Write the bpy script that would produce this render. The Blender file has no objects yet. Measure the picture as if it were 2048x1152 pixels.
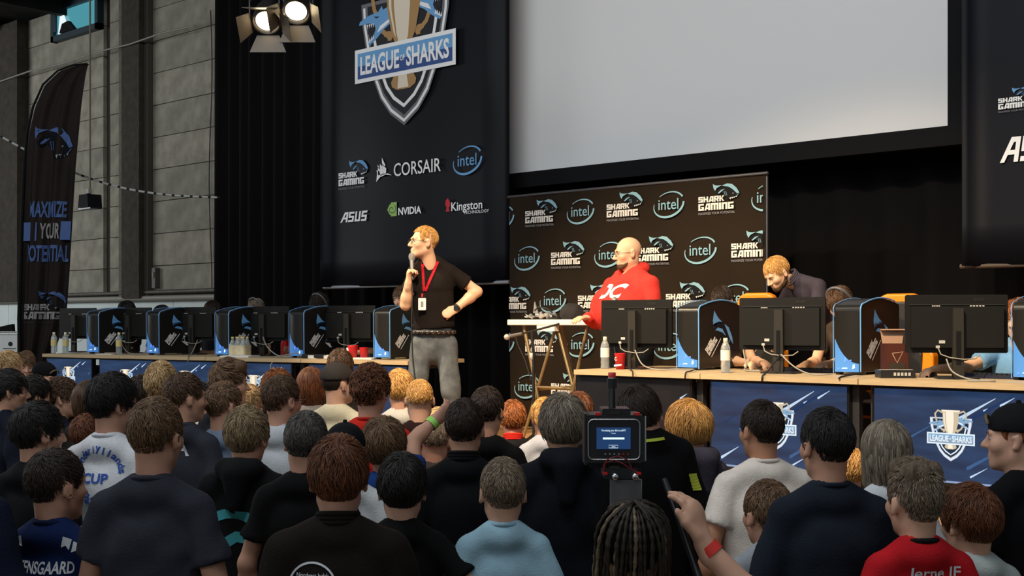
import bpy, bmesh, math, random
import numpy as np
from mathutils import Vector, Matrix, Euler
from mathutils.bvhtree import BVHTree

# ------------------------------------------------------------------ camera, world, lights, exposure
F = 2450.0            # focal length in pixels of the 2048 px wide frame
YH = 646.0            # horizon row
EYE = 2.0             # camera height above the hall floor
CY = math.radians(42) # the camera looks 42 degrees to the left of the stage normal
SN, CS = math.sin(CY), math.cos(CY)
STG = 0.92            # stage height
scene = bpy.context.scene
COL = scene.collection
cam_d = bpy.data.cameras.new('camera'); cam = bpy.data.objects.new('camera', cam_d); COL.objects.link(cam)
cam.location = (0, 0, EYE); cam.rotation_euler = (math.pi / 2, 0, CY)
cam_d.sensor_width = 36; cam_d.lens = 36 * F / 2048; cam_d.shift_y = (YH - 576) / 2048
cam_d.clip_start = 0.05; cam_d.clip_end = 200
scene.camera = cam
scene.view_settings.view_transform = 'Standard'; scene.view_settings.look = 'None'
scene.view_settings.gamma = 1; scene.view_settings.use_curve_mapping = False
scene.view_settings.exposure = 0.0
w = bpy.data.worlds.new('world'); scene.world = w; w.use_nodes = True
w.node_tree.nodes['Background'].inputs[0].default_value = (0.80, 0.92, 1.0, 1)
w.node_tree.nodes['Background'].inputs[1].default_value = 0.17

def area(name, loc, target, size, energy, color):
    l = bpy.data.lights.new(name, 'AREA'); l.energy = energy; l.color = color; l.size = size[0]; l.shape = 'RECTANGLE'; l.size_y = size[1]
    o = bpy.data.objects.new(name, l); COL.objects.link(o); o.location = loc
    o.rotation_euler = (Vector(target) - Vector(loc)).to_track_quat('-Z', 'Y').to_euler(); return o
def spot(name, loc, target, energy, angle, blend, color, size=0.12):
    l = bpy.data.lights.new(name, 'SPOT'); l.energy = energy; l.color = color; l.spot_size = math.radians(angle); l.spot_blend = blend; l.shadow_soft_size = size
    o = bpy.data.objects.new(name, l); COL.objects.link(o); o.location = loc
    o.rotation_euler = (Vector(target) - Vector(loc)).to_track_quat('-Z', 'Y').to_euler(); return o
# cool unseen area lights standing in for daylight; warm stage spots from the hall truss
area('overhead_fill', (-6.5, 1.0, 7.55), (-7.6, 9.6, 3.0), (14, 2.0), 620, (0.93, 0.97, 1.0))  # added overhead light, placed to light screen, stage and head tops evenly
area('hall_daylight', (-2.0, -9.0, 7.5), (-8, 9, 4.5), (14, 2.5), 300, (0.90, 0.96, 1.0))
area('side_fill', (-27.5, 2.5, 5.0), (-18, 11, 3.5), (6, 2.5), 520, (0.95, 0.98, 1.0))  # added to brighten the concrete wall, like daylight from out of view at left
spot('stage_spot_a', (-9.6, 2.2, 6.9), (-6.9, 7.3, 1.9), 3200, 40, 0.5, (1.0, 0.74, 0.44))
spot('stage_spot_b', (-3.0, 2.6, 6.9), (-4.7, 7.6, 1.6), 3400, 55, 0.7, (1.0, 0.76, 0.48))

# ------------------------------------------------------------------ pixel helpers (rays of the camera into the place)
def rdir(px):
    u = (px - 1024.0) / F
    return (-SN + u * CS, CS + u * SN)
def at_depth(px, py, Z):
    d = rdir(px); return Vector((Z * d[0], Z * d[1], EYE - (py - YH) * Z / F))
def at_y(px, py, Y):
    d = rdir(px); return at_depth(px, py, Y / d[1])
def at_z(px, py, z):
    return at_depth(px, py, (EYE - z) * F / (py - YH))

# ------------------------------------------------------------------ object helpers
def tag(o, label=None, cat=None, group=None, kind=None):
    if label: o['label'] = label
    if cat: o['category'] = cat
    if group: o['group'] = group
    if kind: o['kind'] = kind
    return o
def link(o, parent=None):
    COL.objects.link(o)
    if parent: o.parent = parent
    return o
def empty(name, loc=(0, 0, 0), rz=0, **k):
    o = bpy.data.objects.new(name, None); o.location = loc; o.rotation_euler = (0, 0, rz); o.empty_display_size = 0.1
    return tag(link(o), **k)
def mobj(name, me, mat=None, parent=None, loc=None, rot=None, smooth=None):
    o = bpy.data.objects.new(name, me)
    if mat is not None:
        ms = mat if isinstance(mat, (list, tuple)) else [mat]
        if len(me.materials) == 0:
            for m in ms: me.materials.append(m)
    if loc is not None: o.location = loc
    if rot is not None: o.rotation_euler = rot
    return link(o, parent)
def npmesh(name, v, f, smooth=True):
    """v (n,3), f (m,k) arrays"""
    me = bpy.data.meshes.new(name); v = np.asarray(v, np.float32); f = np.asarray(f, np.int32); k = f.shape[1]
    me.vertices.add(len(v)); me.vertices.foreach_set('co', v.ravel())
    me.loops.add(f.size); me.loops.foreach_set('vertex_index', f.ravel())
    me.polygons.add(len(f)); me.polygons.foreach_set('loop_start', np.arange(0, f.size, k, dtype=np.int32))
    me.update(calc_edges=True)
    if smooth: me.shade_smooth()
    return me
class MB:
    """collects simple shapes into one mesh"""
    def __init__(s): s.v = []; s.f = []; s.m = []; s.sm = []
    def add(s, v, f, m=0, sm=False):
        n = len(s.v); s.v += [tuple(p) for p in v]; s.f += [tuple(i + n for i in q) for q in f]; s.m += [m] * len(f); s.sm += [sm] * len(f); return s
    def box(s, c, d, m=0, M=None):
        v = [Vector((c[0] + d[0] / 2 * i, c[1] + d[1] / 2 * j, c[2] + d[2] / 2 * k)) for i in (-1, 1) for j in (-1, 1) for k in (-1, 1)]
        if M: v = [M @ p for p in v]
        return s.add(v, [(0, 1, 3, 2), (4, 6, 7, 5), (0, 4, 5, 1), (2, 3, 7, 6), (0, 2, 6, 4), (1, 5, 7, 3)], m)
    def rbox(s, c, d, r, m=0, M=None, seg=3, ax=1):
        """box with four rounded edges running along axis ax"""
        a, b = [i for i in range(3) if i != ax]; pts = []
        for sx, sy, st in ((1, 1, 0), (-1, 1, 1), (-1, -1, 2), (1, -1, 3)):
            for i in range(seg + 1):
                t = (st + i / seg) * math.pi / 2
                pts.append((sx * (d[a] / 2 - r) + r * math.cos(t), sy * (d[b] / 2 - r) + r * math.sin(t)))
        n = len(pts); v = []
        for e in (-1, 1):
            for p in pts:
                q = [0, 0, 0]; q[a] = c[a] + p[0]; q[b] = c[b] + p[1]; q[ax] = c[ax] + e * d[ax] / 2; v.append(Vector(q))
        if M: v = [M @ p for p in v]
        f = [(i, (i + 1) % n, n + (i + 1) % n, n + i) for i in range(n)]
        return s.add(v, f + [tuple(range(n))[::-1], tuple(range(n, 2 * n))], m)
    def tube(s, pts, r, n=8, m=0, cap=True):
        P = [Vector(p) for p in pts]; R = r if isinstance(r, (list, tuple)) else [r] * len(P); v = []; up = None
        for i, p in enumerate(P):
            t = (P[min(i + 1, len(P) - 1)] - P[max(i - 1, 0)])
            t = t.normalized() if t.length > 1e-9 else Vector((0, 0, 1))
            if up is None: up = t.orthogonal().normalized()
            up = (up - t * up.dot(t)); up = up.normalized() if up.length > 1e-6 else t.orthogonal().normalized()
            b = t.cross(up)
            v += [p + (up * math.cos(2 * math.pi * j / n) + b * math.sin(2 * math.pi * j / n)) * R[i] for j in range(n)]
        f = [(i * n + j, i * n + (j + 1) % n, (i + 1) * n + (j + 1) % n, (i + 1) * n + j) for i in range(len(P) - 1) for j in range(n)]
        s.add(v, f, m, True)
        if cap: s.add(v[:n], [tuple(range(n))[::-1]], m); s.add(v[-n:], [tuple(range(n))], m)
        return s
    def lathe(s, prof, n=20, m=0, M=None, c=(0, 0, 0)):
        v = []
        for r, z in prof:
            for j in range(n):
                a = 2 * math.pi * j / n; q = Vector((r * math.cos(a) + c[0], r * math.sin(a) + c[1], z + c[2])); v.append(M @ q if M else q)
        f = [(i * n + j, i * n + (j + 1) % n, (i + 1) * n + (j + 1) % n, (i + 1) * n + j) for i in range(len(prof) - 1) for j in range(n)]
        return s.add(v, f, m, True)
    def poly(s, pts, m=0, off=0.0, M=None):
        """flat polygon in the x,z plane facing -y, lifted by off"""
        v = [Vector((p[0], -off, p[1])) for p in pts]
        A = sum(pts[i][0] * pts[(i + 1) % len(pts)][1] - pts[(i + 1) % len(pts)][0] * pts[i][1] for i in range(len(pts)))
        if A < 0: v.reverse()
        if M: v = [M @ p for p in v]
        return s.add(v, [tuple(range(len(v)))], m)
    def prism(s, pts, y0, y1, m=0, M=None, sm=False):
        """x,z outline extruded along y"""
        n = len(pts)
        A = sum(pts[i][0] * pts[(i + 1) % n][1] - pts[(i + 1) % n][0] * pts[i][1] for i in range(n))
        if A < 0: pts = pts[::-1]
        v = [Vector((p[0], y0, p[1])) for p in pts] + [Vector((p[0], y1, p[1])) for p in pts]
        if M: v = [M @ p for p in v]
        return s.add(v, [tuple(range(n)), tuple(range(n, 2 * n))[::-1]] + [(i, n + i, n + (i + 1) % n, (i + 1) % n) for i in range(n)], m, sm)
    def mesh(s, name, mats=()):
        me = bpy.data.meshes.new(name); me.from_pydata([tuple(p) for p in s.v], [], s.f)
        for m in mats: me.materials.append(m)
        if len(s.m): me.polygons.foreach_set('material_index', s.m); me.polygons.foreach_set('use_smooth', s.sm)
        me.update(); return me
    def obj(s, name, mats, parent=None, loc=None, rot=None):
        ms = mats if isinstance(mats, (list, tuple)) else [mats]
        return mobj(name, s.mesh(name, ms), None, parent, loc, rot)
def bevel(o, wd, seg=2, ang=40):
    b = o.modifiers.new('bevel', 'BEVEL'); b.width = wd; b.segments = seg; b.limit_method = 'ANGLE'; b.angle_limit = math.radians(ang); return o
def copy_tree(o, parent=None):
    c = o.copy(); COL.objects.link(c); c.parent = parent
    for ch in list(o.children): copy_tree(ch, c)
    return c

# ------------------------------------------------------------------ materials
MC = {}
def mat(name, col, rough=0.6, spec=0.5, metal=0.0, emit=0.0, ecol=None, noise=0.0, nscale=20.0, bump=0.0, bscale=80.0, stretch=(1, 1, 1), trans=0.0, sheen=0.0, alpha=1.0):
    if name in MC: return MC[name]
    m = bpy.data.materials.new(name); m.use_nodes = True; nt = m.node_tree; b = nt.nodes['Principled BSDF']
    c4 = (col[0], col[1], col[2], 1); b.inputs['Base Color'].default_value = c4
    b.inputs['Roughness'].default_value = rough; b.inputs['Specular IOR Level'].default_value = spec; b.inputs['Metallic'].default_value = metal
    if trans: b.inputs['Transmission Weight'].default_value = trans; b.inputs['IOR'].default_value = 1.33
    if sheen: b.inputs['Sheen Weight'].default_value = sheen
    if alpha < 1: b.inputs['Alpha'].default_value = alpha
    if emit: b.inputs['Emission Color'].default_value = (*(ecol or col), 1); b.inputs['Emission Strength'].default_value = emit
    if noise or bump:
        tc = nt.nodes.new('ShaderNodeTexCoord'); mp = nt.nodes.new('ShaderNodeMapping'); mp.inputs['Scale'].default_value = stretch
        nt.links.new(tc.outputs['Object'], mp.inputs[0])
        if noise:
            n = nt.nodes.new('ShaderNodeTexNoise'); n.inputs['Scale'].default_value = nscale; n.inputs['Detail'].default_value = 5
            nt.links.new(mp.outputs[0], n.inputs[0])
            r = nt.nodes.new('ShaderNodeValToRGB'); r.color_ramp.elements[0].position = 0.3; r.color_ramp.elements[1].position = 0.7
            r.color_ramp.elements[0].color = tuple(max(0, x * (1 - noise)) for x in col) + (1,)
            r.color_ramp.elements[1].color = tuple(min(1, x * (1 + noise)) for x in col) + (1,)
            nt.links.new(n.outputs[0], r.inputs[0]); nt.links.new(r.outputs[0], b.inputs['Base Color'])
        if bump:
            n2 = nt.nodes.new('ShaderNodeTexNoise'); n2.inputs['Scale'].default_value = bscale; n2.inputs['Detail'].default_value = 3
            nt.links.new(mp.outputs[0], n2.inputs[0]); bp = nt.nodes.new('ShaderNodeBump'); bp.inputs['Strength'].default_value = bump; bp.inputs['Distance'].default_value = 0.01
            nt.links.new(n2.outputs[0], bp.inputs['Height']); nt.links.new(bp.outputs[0], b.inputs['Normal'])
    MC[name] = m; return m
def hexc(h, k=1.0):
    r = [int(h[i:i + 2], 16) / 255 for i in (0, 2, 4)]
    return tuple(k * (x / 12.92 if x <= 0.04045 else ((x + 0.055) / 1.055) ** 2.4) for x in r)
def cloth(name, col, **k):
    d = dict(rough=0.9, spec=0.12, noise=0.16, nscale=9, bump=0.25, bscale=160, sheen=0.0); d.update(k); return mat('cloth_' + name, col, **d)
M_black = mat('black_plastic', (0.012, 0.012, 0.013), 0.38)
M_blackm = mat('black_matte', (0.006, 0.006, 0.007), 0.8, 0.15)
M_white = mat('white_print', (0.92, 0.92, 0.92), 0.45, 0.4)
M_pblue = mat('print_blue', hexc('6fa6d8'), 0.6, 0.2)
M_pteal = mat('print_teal', hexc('86b7c4'), 0.6, 0.2)
M_pdark = mat('print_dark', (0.02, 0.022, 0.028), 0.6, 0.2)
M_pgrey = mat('print_grey', (0.25, 0.25, 0.27), 0.6, 0.2)
M_metal = mat('steel', (0.5, 0.5, 0.5), 0.3, metal=1.0)
M_chrome = mat('chrome', (0.75, 0.75, 0.75), 0.15, metal=1.0)
M_red = mat('red_plastic', hexc('c3181c'), 0.45)

# ------------------------------------------------------------------ lettering: made once, all together
TXT = {}
def _make_texts(items):
    obs = []
    for key, (body, off, sx) in items.items():
        c = bpy.data.curves.new('t', 'FONT'); c.body = body; c.size = 1; c.offset = off; c.resolution_u = 3; c.align_x = 'LEFT'
        o = bpy.data.objects.new('t', c); COL.objects.link(o); obs.append((key, o, sx))
    bpy.context.view_layer.update(); dg = bpy.context.evaluated_depsgraph_get()
    for key, o, sx in obs:
        me = bpy.data.meshes.new_from_object(o.evaluated_get(dg))
        v = [(p.co.x * sx, p.co.y) for p in me.vertices]; f = [tuple(q.vertices) for q in me.polygons]
        x0 = min(p[0] for p in v); x1 = max(p[0] for p in v); y0 = min(p[1] for p in v); y1 = max(p[1] for p in v)
        TXT[key] = ([((p[0] - x0) / (x1 - x0), (p[1] - y0) / (y1 - y0)) for p in v], f, (x1 - x0) / (y1 - y0))
        bpy.data.meshes.remove(me); c = o.data; bpy.data.objects.remove(o); bpy.data.curves.remove(c)
_T = {}
for s, off, sx in [('SHARK', .035, 1), ('GAMING', .035, 1), ('MAXIMIZE YOUR POTENTIAL', 0, 1), ('intel', .004, .95), ('LEAGUE', .028, .62), ('OF', .02, .7), ('SHARKS', .028, .62),
                   ('CORSAIR', .006, .9), ('NVIDIA', .03, 1), ('Kingston', .012, .7), ('TECHNOLOGY', 0, 1), ('MAXIMIZE', .03, .8), ('YOUR', .03, .8), ('POTENTIAL', .03, .8),
                   ('STENSGAARD', .025, .85), ('CUP', .03, 1.15), ('KA', .03, .9), ('Nordvest Jydsk', .005, .9), ('Jerne IF', .015, .9), ('Amigo', .0, .9), ('DC', .04, 1),
                   ('Coca', .02, .8), ('acer', .01, 1), ('ADS', .0, 1), ('Formatting your disk to exFAT', .01, 1), ('Complete', .01, 1), ('Done', .01, 1)]:
    _T[s] = (s, off, sx)
for ch in set('SønderjyllandsGråsten'): _T['_' + ch] = (ch, .03, 1.0)
_make_texts(_T)
def put_text(mb, key, x, z, wd, ht, m=0, off=0.001, M=None, shear=0.0, rot=0.0):
    v, f, _ = TXT[key]; ca, sa = math.cos(rot), math.sin(rot); vs = []
    for a, b in v:
        px, pz = a * wd + b * ht * shear, b * ht
        q = Vector((x + px * ca - pz * sa, -off, z + px * sa + pz * ca)); vs.append(M @ q if M else q)
    mb.add(vs, f, m)
# ------------------------------------------------------------------ printed marks
def R4(a, b, c, d): return [(a, b), (c, b), (c, d), (a, d)]
GL = {'S': (1, [R4(0, .75, 1, 1), R4(0, .4, .33, 1), R4(0, .4, 1, .62), R4(.67, 0, 1, .62), R4(0, 0, 1, .25)]),
      'H': (1, [R4(0, 0, .34, 1), R4(.66, 0, 1, 1), R4(0, .38, 1, .62)]),
      'A': (1.05, [[(0, 0), (.34, 0), (.6, 1), (.36, 1)], R4(.66, 0, 1, 1), R4(.4, .75, 1, 1), R4(.2, .18, 1, .4)]),
      'R': (1, [R4(0, 0, .33, 1), R4(0, .75, 1, 1), R4(.67, .45, 1, 1), R4(0, .38, 1, .58), [(.45, .42), (.78, .42), (1.03, 0), (.68, 0)]]),
      'K': (1, [R4(0, 0, .33, 1), [(.28, .42), (.6, .5), (1.02, 1), (.68, 1)], [(.28, .58), (.68, 0), (1.03, 0), (.6, .55)]]),
      'G': (1, [R4(0, 0, .33, 1), R4(0, .75, 1, 1), R4(0, 0, 1, .25), R4(.67, 0, 1, .5), R4(.5, .35, 1, .52)]),
      'm': (1.4, [R4(0, 0, .25, 1), R4(.375, 0, .625, 1), R4(.75, 0, 1, 1), R4(0, .75, 1, 1)]),
      'I': (.4, [R4(0, 0, 1, 1)]), 'n': (1, [R4(0, 0, .36, 1), R4(.64, 0, 1, 1), R4(0, .75, 1, 1)])}
def block_text(mb, s, x, z, wd, ht, m=0, off=.001, M=None, rot=0.0):
    gap = .1; tot = sum(GL[c][0] for c in s) + gap * (len(s) - 1); k = wd / tot; cx = 0; ca, sa = math.cos(rot), math.sin(rot)
    for c in s:
        gw, ps = GL[c]
        for p in ps:
            q = [((cx + a * gw) * k, b * ht) for a, b in p]
            off += 6e-5 * (1 if wd > .12 else .3)
            mb.poly([(x + a * ca - b * sa, z + a * sa + b * ca) for a, b in q], m, off, M)
        cx += gw + gap
def xf(pts, x, z, s, rot=0.0):
    ca, sa = math.cos(rot), math.sin(rot); return [(x + (a * ca - b * sa) * s, z + (a * sa + b * ca) * s) for a, b in pts]
def strip(mb, pts, wds, m, off, M=None, closed=False):
    n = len(pts)
    for i in range(n if closed else n - 1):
        j = (i + 1) % n; a = Vector(pts[i]); b = Vector(pts[j])
        def nrm(k):
            p0 = Vector(pts[(k - 1) % n]) if (closed or k > 0) else Vector(pts[k]); p1 = Vector(pts[(k + 1) % n]) if (closed or k < n - 1) else Vector(pts[k])
            d = (p1 - p0); d = d.normalized() if d.length > 0 else Vector((1, 0)); return Vector((-d.y, d.x))
        na, nb = nrm(i), nrm(j); wa, wb = (wds[i], wds[j]) if isinstance(wds, (list, tuple)) else (wds, wds)
        mb.poly([tuple(a + na * wa / 2), tuple(a - na * wa / 2), tuple(b - nb * wb / 2), tuple(b + nb * wb / 2)], m, off, M)
# materials order for marks: 0 white, 1 blue, 2 dark, 3 grey
def shark_head(mb, x, z, s, M=None, off=.001, rot=0.0, mi=(0, 1, 2)):
    Wm, Bm, Dm = mi
    mb.poly(xf([(.37, 1.0), (.385, .87), (.425, .77), (.47, .86), (.60, .945), (.5, .94), (.43, .955)], x, z, s, rot), Bm, off, M)
    mb.poly(xf([(.45, .72), (.55, .86), (.70, .90), (.88, .78), (1.0, .62), (.98, .56), (.82, .47), (.74, .47), (.70, .62), (.58, .70), (.5, .64)], x, z, s, rot), Dm, off, M)
    mb.poly(xf([(.60, .93), (.74, .985), (.86, .95), (.97, .82), (1.04, .66), (.985, .64), (.93, .71), (.86, .80), (.76, .88), (.66, .905)], x, z, s, rot), Bm, off * 1.6, M)
    mb.poly(xf([(.50, .70), (.58, .79), (.68, .82), (.60, .75), (.53, .68)], x, z, s, rot), Bm, off * 1.6, M)
    for k in range(4):
        a = .79 + .05 * k; mb.poly(xf([(a, .52 + .01 * k), (a + .045, .53 + .01 * k), (a + .03, .46 + .02 * k)], x, z, s, rot), Wm, off * 2, M)
    strip(mb, xf([(1.02, .63), (.985, .575), (.93, .53), (.88, .51)], x, z, s, rot), .012 * s, Bm, off * 1.8, M)
    for g_ in (.66, .70): strip(mb, xf([(g_, .74), (g_ + .015, .66), (g_ + .03, .60)], x, z, s, rot), .010 * s, Bm, off * 1.8, M)
    mb.poly(xf([(.865, .66), (.895, .68), (.885, .64)], x, z, s, rot), Wm, off * 2, M)
def mark_sg(mb, x, z, s, M=None, off=.001, tag_line=True, k=.68):
    """block words under a leaping fish, lower left corner x,z, width about s"""
    t = MB(); shark_head(t, 0, 0, s, None, off)
    block_text(t, 'SHARK', 0, .43 * s, .66 * s, .185 * s, 0, off * 2.2); block_text(t, 'GAmInG', 0, .17 * s, .90 * s, .22 * s, 0, off * 2.2)
    if tag_line: put_text(t, 'MAXIMIZE YOUR POTENTIAL', 0, .03 * s, .93 * s, .075 * s, 3, off * 2.2)
    v = [Vector((p[0] + x, p[1], p[2] * k + z)) for p in t.v]; v = [M @ p for p in v] if M else v; n = len(mb.v)
    mb.v += [tuple(p) for p in v]; mb.f += [tuple(i + n for i in q) for q in t.f]; mb.m += t.m; mb.sm += t.sm
def mark_oval(mb, x, z, s, M=None, off=.001, m=1):
    """oval swoosh with lower-case word, centre x,z, width s"""
    pts = []; wd = []
    for i in range(41):
        t = math.radians(118 - i * 322 / 40); a, b = .5 * math.cos(t), .33 * math.sin(t); r = math.radians(14)
        pts.append((x + s * (a * math.cos(r) - b * math.sin(r)), z + s * (a * math.sin(r) + b * math.cos(r)))); u = i / 40
        wd.append(s * (.018 + .055 * max(0, math.sin(math.pi * u)) ** 1 * (.5 + .6 * u)))
    strip(mb, pts[:14], wd[:14], m, off, M); strip(mb, pts[16:], wd[16:], m, off, M)
    put_text(mb, 'intel', x - .34 * s, z - .14 * s, .66 * s, .30 * s, m, off, M)
def emblem(mb, x, z, s, M=None, off=.001):
    """trophy shield with the title plate, plate width s, plate centre x,z.
    slots 0 white 1 blue 2 dark 3 grey 4 gold 5 pale gold 6 navy"""
    def shield(k, top):
        L = [(-.44, top), (-.43, .40), (-.385, .12), (-.32, -.10), (-.24, -.27), (-.14, -.39), (0, -.485)]
        L = [(a * k, b * k + .02 * (1 - k)) for a, b in L]; return L + [(-a, b) for a, b in L[::-1][1:]]
    def P(pts): return [(x + a * s, z + (b * .72 if b > 0 else b * .95) * s) for a, b in pts]
    mb.poly(P(shield(1, .60)), 3, off, M); sh = shield(.93, .60); strip(mb, P(sh), .022 * s, 0, off * 1.5, M)
    mb.poly(P(shield(.85, .66)), 2, off * 2, M); strip(mb, P(shield(.72, .62)), .026 * s, 0, off * 2.5, M)
    # handles
    for sg in (-1, 1):
        hd = [(sg * .17, .74), (sg * .27, .80), (sg * .33, .70), (sg * .30, .52), (sg * .22, .30), (sg * .12, .20)]
        strip(mb, P(hd), .035 * s, 4, off * 3, M)
        cu = [(sg * (.155 + .035 * math.cos(t)), .235 + .035 * math.sin(t)) for t in [i * .7 for i in range(8)]]; strip(mb, P(cu), .02 * s, 4, off * 3.2, M)
        # fish heads either side
        hd = [(.12, .36), (.20, .31), (.27, .24), (.35, .18), (.37, .215), (.31, .26), (.285, .33), (.30, .385), (.36, .40), (.46, .40), (.45, .435), (.36, .475), (.26, .49), (.22, .54), (.21, .50), (.12, .53)]
        if sg > 0: hd = [(a, b + .10) for a, b in hd]
        mb.poly(P([(sg * a, b) for a, b in hd]), 1, off * 3.6, M)
        dz = .10 if sg > 0 else 0
        mb.poly(P([(sg * .31, .26 + dz), (sg * .285, .33 + dz), (sg * .30, .385 + dz), (sg * .36, .40 + dz), (sg * .365, .30 + dz)]), 2, off * 3.8, M)
        for q in range(4):
            mb.poly(P([(sg * (.30 + .02 * q), .39 + dz), (sg * (.315 + .02 * q), .39 + dz), (sg * (.31 + .02 * q), .35 + dz)]), 0, off * 4.2, M)
            mb.poly(P([(sg * (.30 + .018 * q), .245 + dz - .012 * q), (sg * (.318 + .018 * q), .235 + dz - .012 * q), (sg * (.31 + .018 * q), .285 + dz - .012 * q)]), 0, off * 4.2, M)
        mb.poly(P([(sg * .24, .44 + dz), (sg * .30, .455 + dz), (sg * .28, .43 + dz)]), 2, off * 4.2, M)
        mb.poly(P([(sg * .14, .40 + dz), (sg * .24, .35 + dz), (sg * .27, .29 + dz), (sg * .20, .33 + dz), (sg * .14, .37 + dz)]), 0, off * 4.0, M)
    # cup
    mb.poly(P([(-.17, .78), (.17, .78), (.165, .5), (.12, .25), (.05, .06), (-.05, .06), (-.12, .25), (-.165, .5)]), 4, off * 4.5, M)
    mb.poly(P([(-.10, .78), (.06, .78), (.065, .5), (.045, .2), (.0, .06), (-.03, .06), (-.07, .25), (-.095, .5)]), 5, off * 4.8, M)
    mb.poly(P([(-.155, .74), (-.125, .74), (-.12, .48), (-.075, .2), (-.1, .26), (-.145, .5)]), 5, off * 4.8, M)
    mb.poly(P([(-.2, .82), (.2, .82), (.18, .77), (-.18, .77)]), 5, off * 5, M)
    mb.poly(P([(-.115, -.2), (-.125, -.165), (-.09, -.11), (.09, -.11), (.125, -.165), (.115, -.2), (.06, -.225), (-.06, -.225)]), 4, off * 4.5, M)
    mb.poly(P([(-.06, -.215), (-.05, -.12), (.03, -.12), (.05, -.215)]), 5, off * 4.8, M)
    # plate
    P = lambda pts: [(x + a * s, z + b * s) for a, b in pts]
    mb.poly(P(R4(-.5, -.118, .5, .118)), 0, off * 5.5, M); mb.poly(P(R4(-.47, -.090, .47, .090)), 6, off * 6, M); mb.poly(P(R4(-.47, 0, .47, .090)), 1, off * 6.2, M)
    put_text(mb, 'LEAGUE', x - .44 * s, z - .066 * s, .40 * s, .132 * s, 0, off * 6.8, M); put_text(mb, 'OF', x - .03 * s, z - .02 * s, .045 * s, .04 * s, 0, off * 6.8, M)
    put_text(mb, 'SHARKS', x + .03 * s, z - .066 * s, .41 * s, .132 * s, 0, off * 6.8, M)
M_gold = mat('print_gold', hexc('b08a5a'), 0.5, 0.2); M_pgold = mat('print_pale_gold', hexc('e8dcc8'), 0.5, 0.2); M_navy = mat('print_navy', hexc('3a5590'), 0.5, 0.2)
M_green = mat('print_green', hexc('9cc46c'), 0.6, 0.2); M_pred = mat('print_red', hexc('c8303a'), 0.6, 0.2); M_sgrey = mat('print_shield_grey', (0.17, 0.17, 0.19), 0.6, 0.2)
EMB = [M_white, M_pblue, M_pdark, M_sgrey, M_gold, M_pgold, M_navy]
def glow(n, c, e): return mat('screen_' + n, (0, 0, 0), 0.3, 0.4, emit=e, ecol=c)
EMBS = [glow('white', (.82, .92, 1), 1.0), glow('blue', hexc('9cc4e8'), .75), glow('dark', (.03, .05, .10), .6), glow('grey', (.72, .78, .88), .9), glow('gold', hexc('e0cfae'), .85), glow('pgold', hexc('fff2dd'), 1.0), glow('navy', hexc('a0b4cc'), .8)]

# ------------------------------------------------------------------ the hall: floors, walls, roof
M_floor = mat('hall_floor', hexc('7a6a55'), 0.5, noise=.15, nscale=3)
MB().box((-8, 2.0, -.05), (44, 22, .1)).obj('floor', M_floor)['kind'] = 'structure'
# stage of plywood deck panels on a black-clad frame
M_deck = mat('plywood_deck', hexc('b98a58'), 0.55, noise=.18, nscale=6, stretch=(1, 8, 1), bump=.1)
stage = MB().box((-7.0, 8.5, (STG - .03) / 2), (17.0, 5.0, STG - .03)).obj('floor_stage', M_blackm); stage['kind'] = 'structure'
pm = MB().box((0, 0, 0), (1.985, .985, .03)).mesh('deck_panel', [M_deck])
for i in range(8):
    for j in range(5):
        if True:
            mobj('deck_panel', pm, None, stage, (-15.5 + 1.06 + i * 2.12, 6.0 + .5 + j * 1.0, STG - .015))
            stage.children[-1].scale = (1.06, 1, 1) if False else (1.065, 1, 1)
# concrete end wall built of large blocks in bays between steel columns
M_conc = mat('concrete_block', hexc('9c9789'), 0.9, 0.1, noise=.22, nscale=5, bump=.5, bscale=30)
M_conc2 = mat('concrete_block_b', hexc('938f82'), 0.9, 0.1, noise=.25, nscale=4, bump=.5, bscale=30)
M_mortar = mat('mortar', hexc('8a8678'), 0.95, 0.05)
M_wain = mat('painted_wainscot', hexc('d4dedd'), 0.6, 0.2, noise=.05, nscale=2)
M_dkcol = mat('dark_column', hexc('45403a'), 0.8, 0.1, noise=.2, nscale=8)
WY = 11.3
wall = MB().box((-17, WY + .16, 3.9), (26, .1, 7.8)).obj('wall_back', M_mortar); wall['kind'] = 'structure'
def xw(px, Y=WY): return at_y(px, 600, Y).x
bays = [(-27.0, xw(14)), (xw(57), xw(207)), (xw(220), xw(249)), (xw(306), -14.5)]
bm_cache = {}
rnd = random.Random(4)
wz0 = 2.42
for bi, (a, b) in enumerate(bays):
    n = max(1, round((b - a) / 1.9)); bw = (b - a) / n
    for r in range(10):
        for c in range(n):
            key = (bi, rnd.randrange(2))
            if key not in bm_cache:
                bm_cache[key] = MB().box((0, 0, 0), (bw - .012, .12, .54 - .012)).mesh('concrete_block', [M_conc if key[1] else M_conc2])
            mobj('concrete_block', bm_cache[key], None, wall, (a + bw * (c + .5), WY + .06 + rnd.uniform(-.004, .004), wz0 + .27 + r * .54))
wz1 = wz0 + 5.4
for a, b in [(-27.0, xw(20)), (xw(20) + .012, xw(118)), (xw(118) + .012, xw(240)), (xw(240) + .012, xw(349)), (xw(349) + .012, -14.5)]:
    MB().box(((a + b) / 2, WY + .03, wz0 / 2), (b - a, .12, wz0 - .02)).obj('wainscot_panel', M_wain, wall)
def column(px0, px1, dy, m, z1=7.8, n='trim_1'):
    a, b = xw(px0), xw(px1); o = MB().box(((a + b) / 2, WY - dy / 2 + .1, (z1 + wz0) / 2), (b - a, dy + .2, z1 - wz0)).obj(n, m); o['kind'] = 'structure'; return o
column(14, 56, .22, M_dkcol, n='trim_1'); column(264, 299, .20, M_dkcol, n='trim_2'); column(250, 264, .12, mat('column_flank', hexc('6d685a'), .85, .1, noise=.2), n='trim_3')
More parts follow.
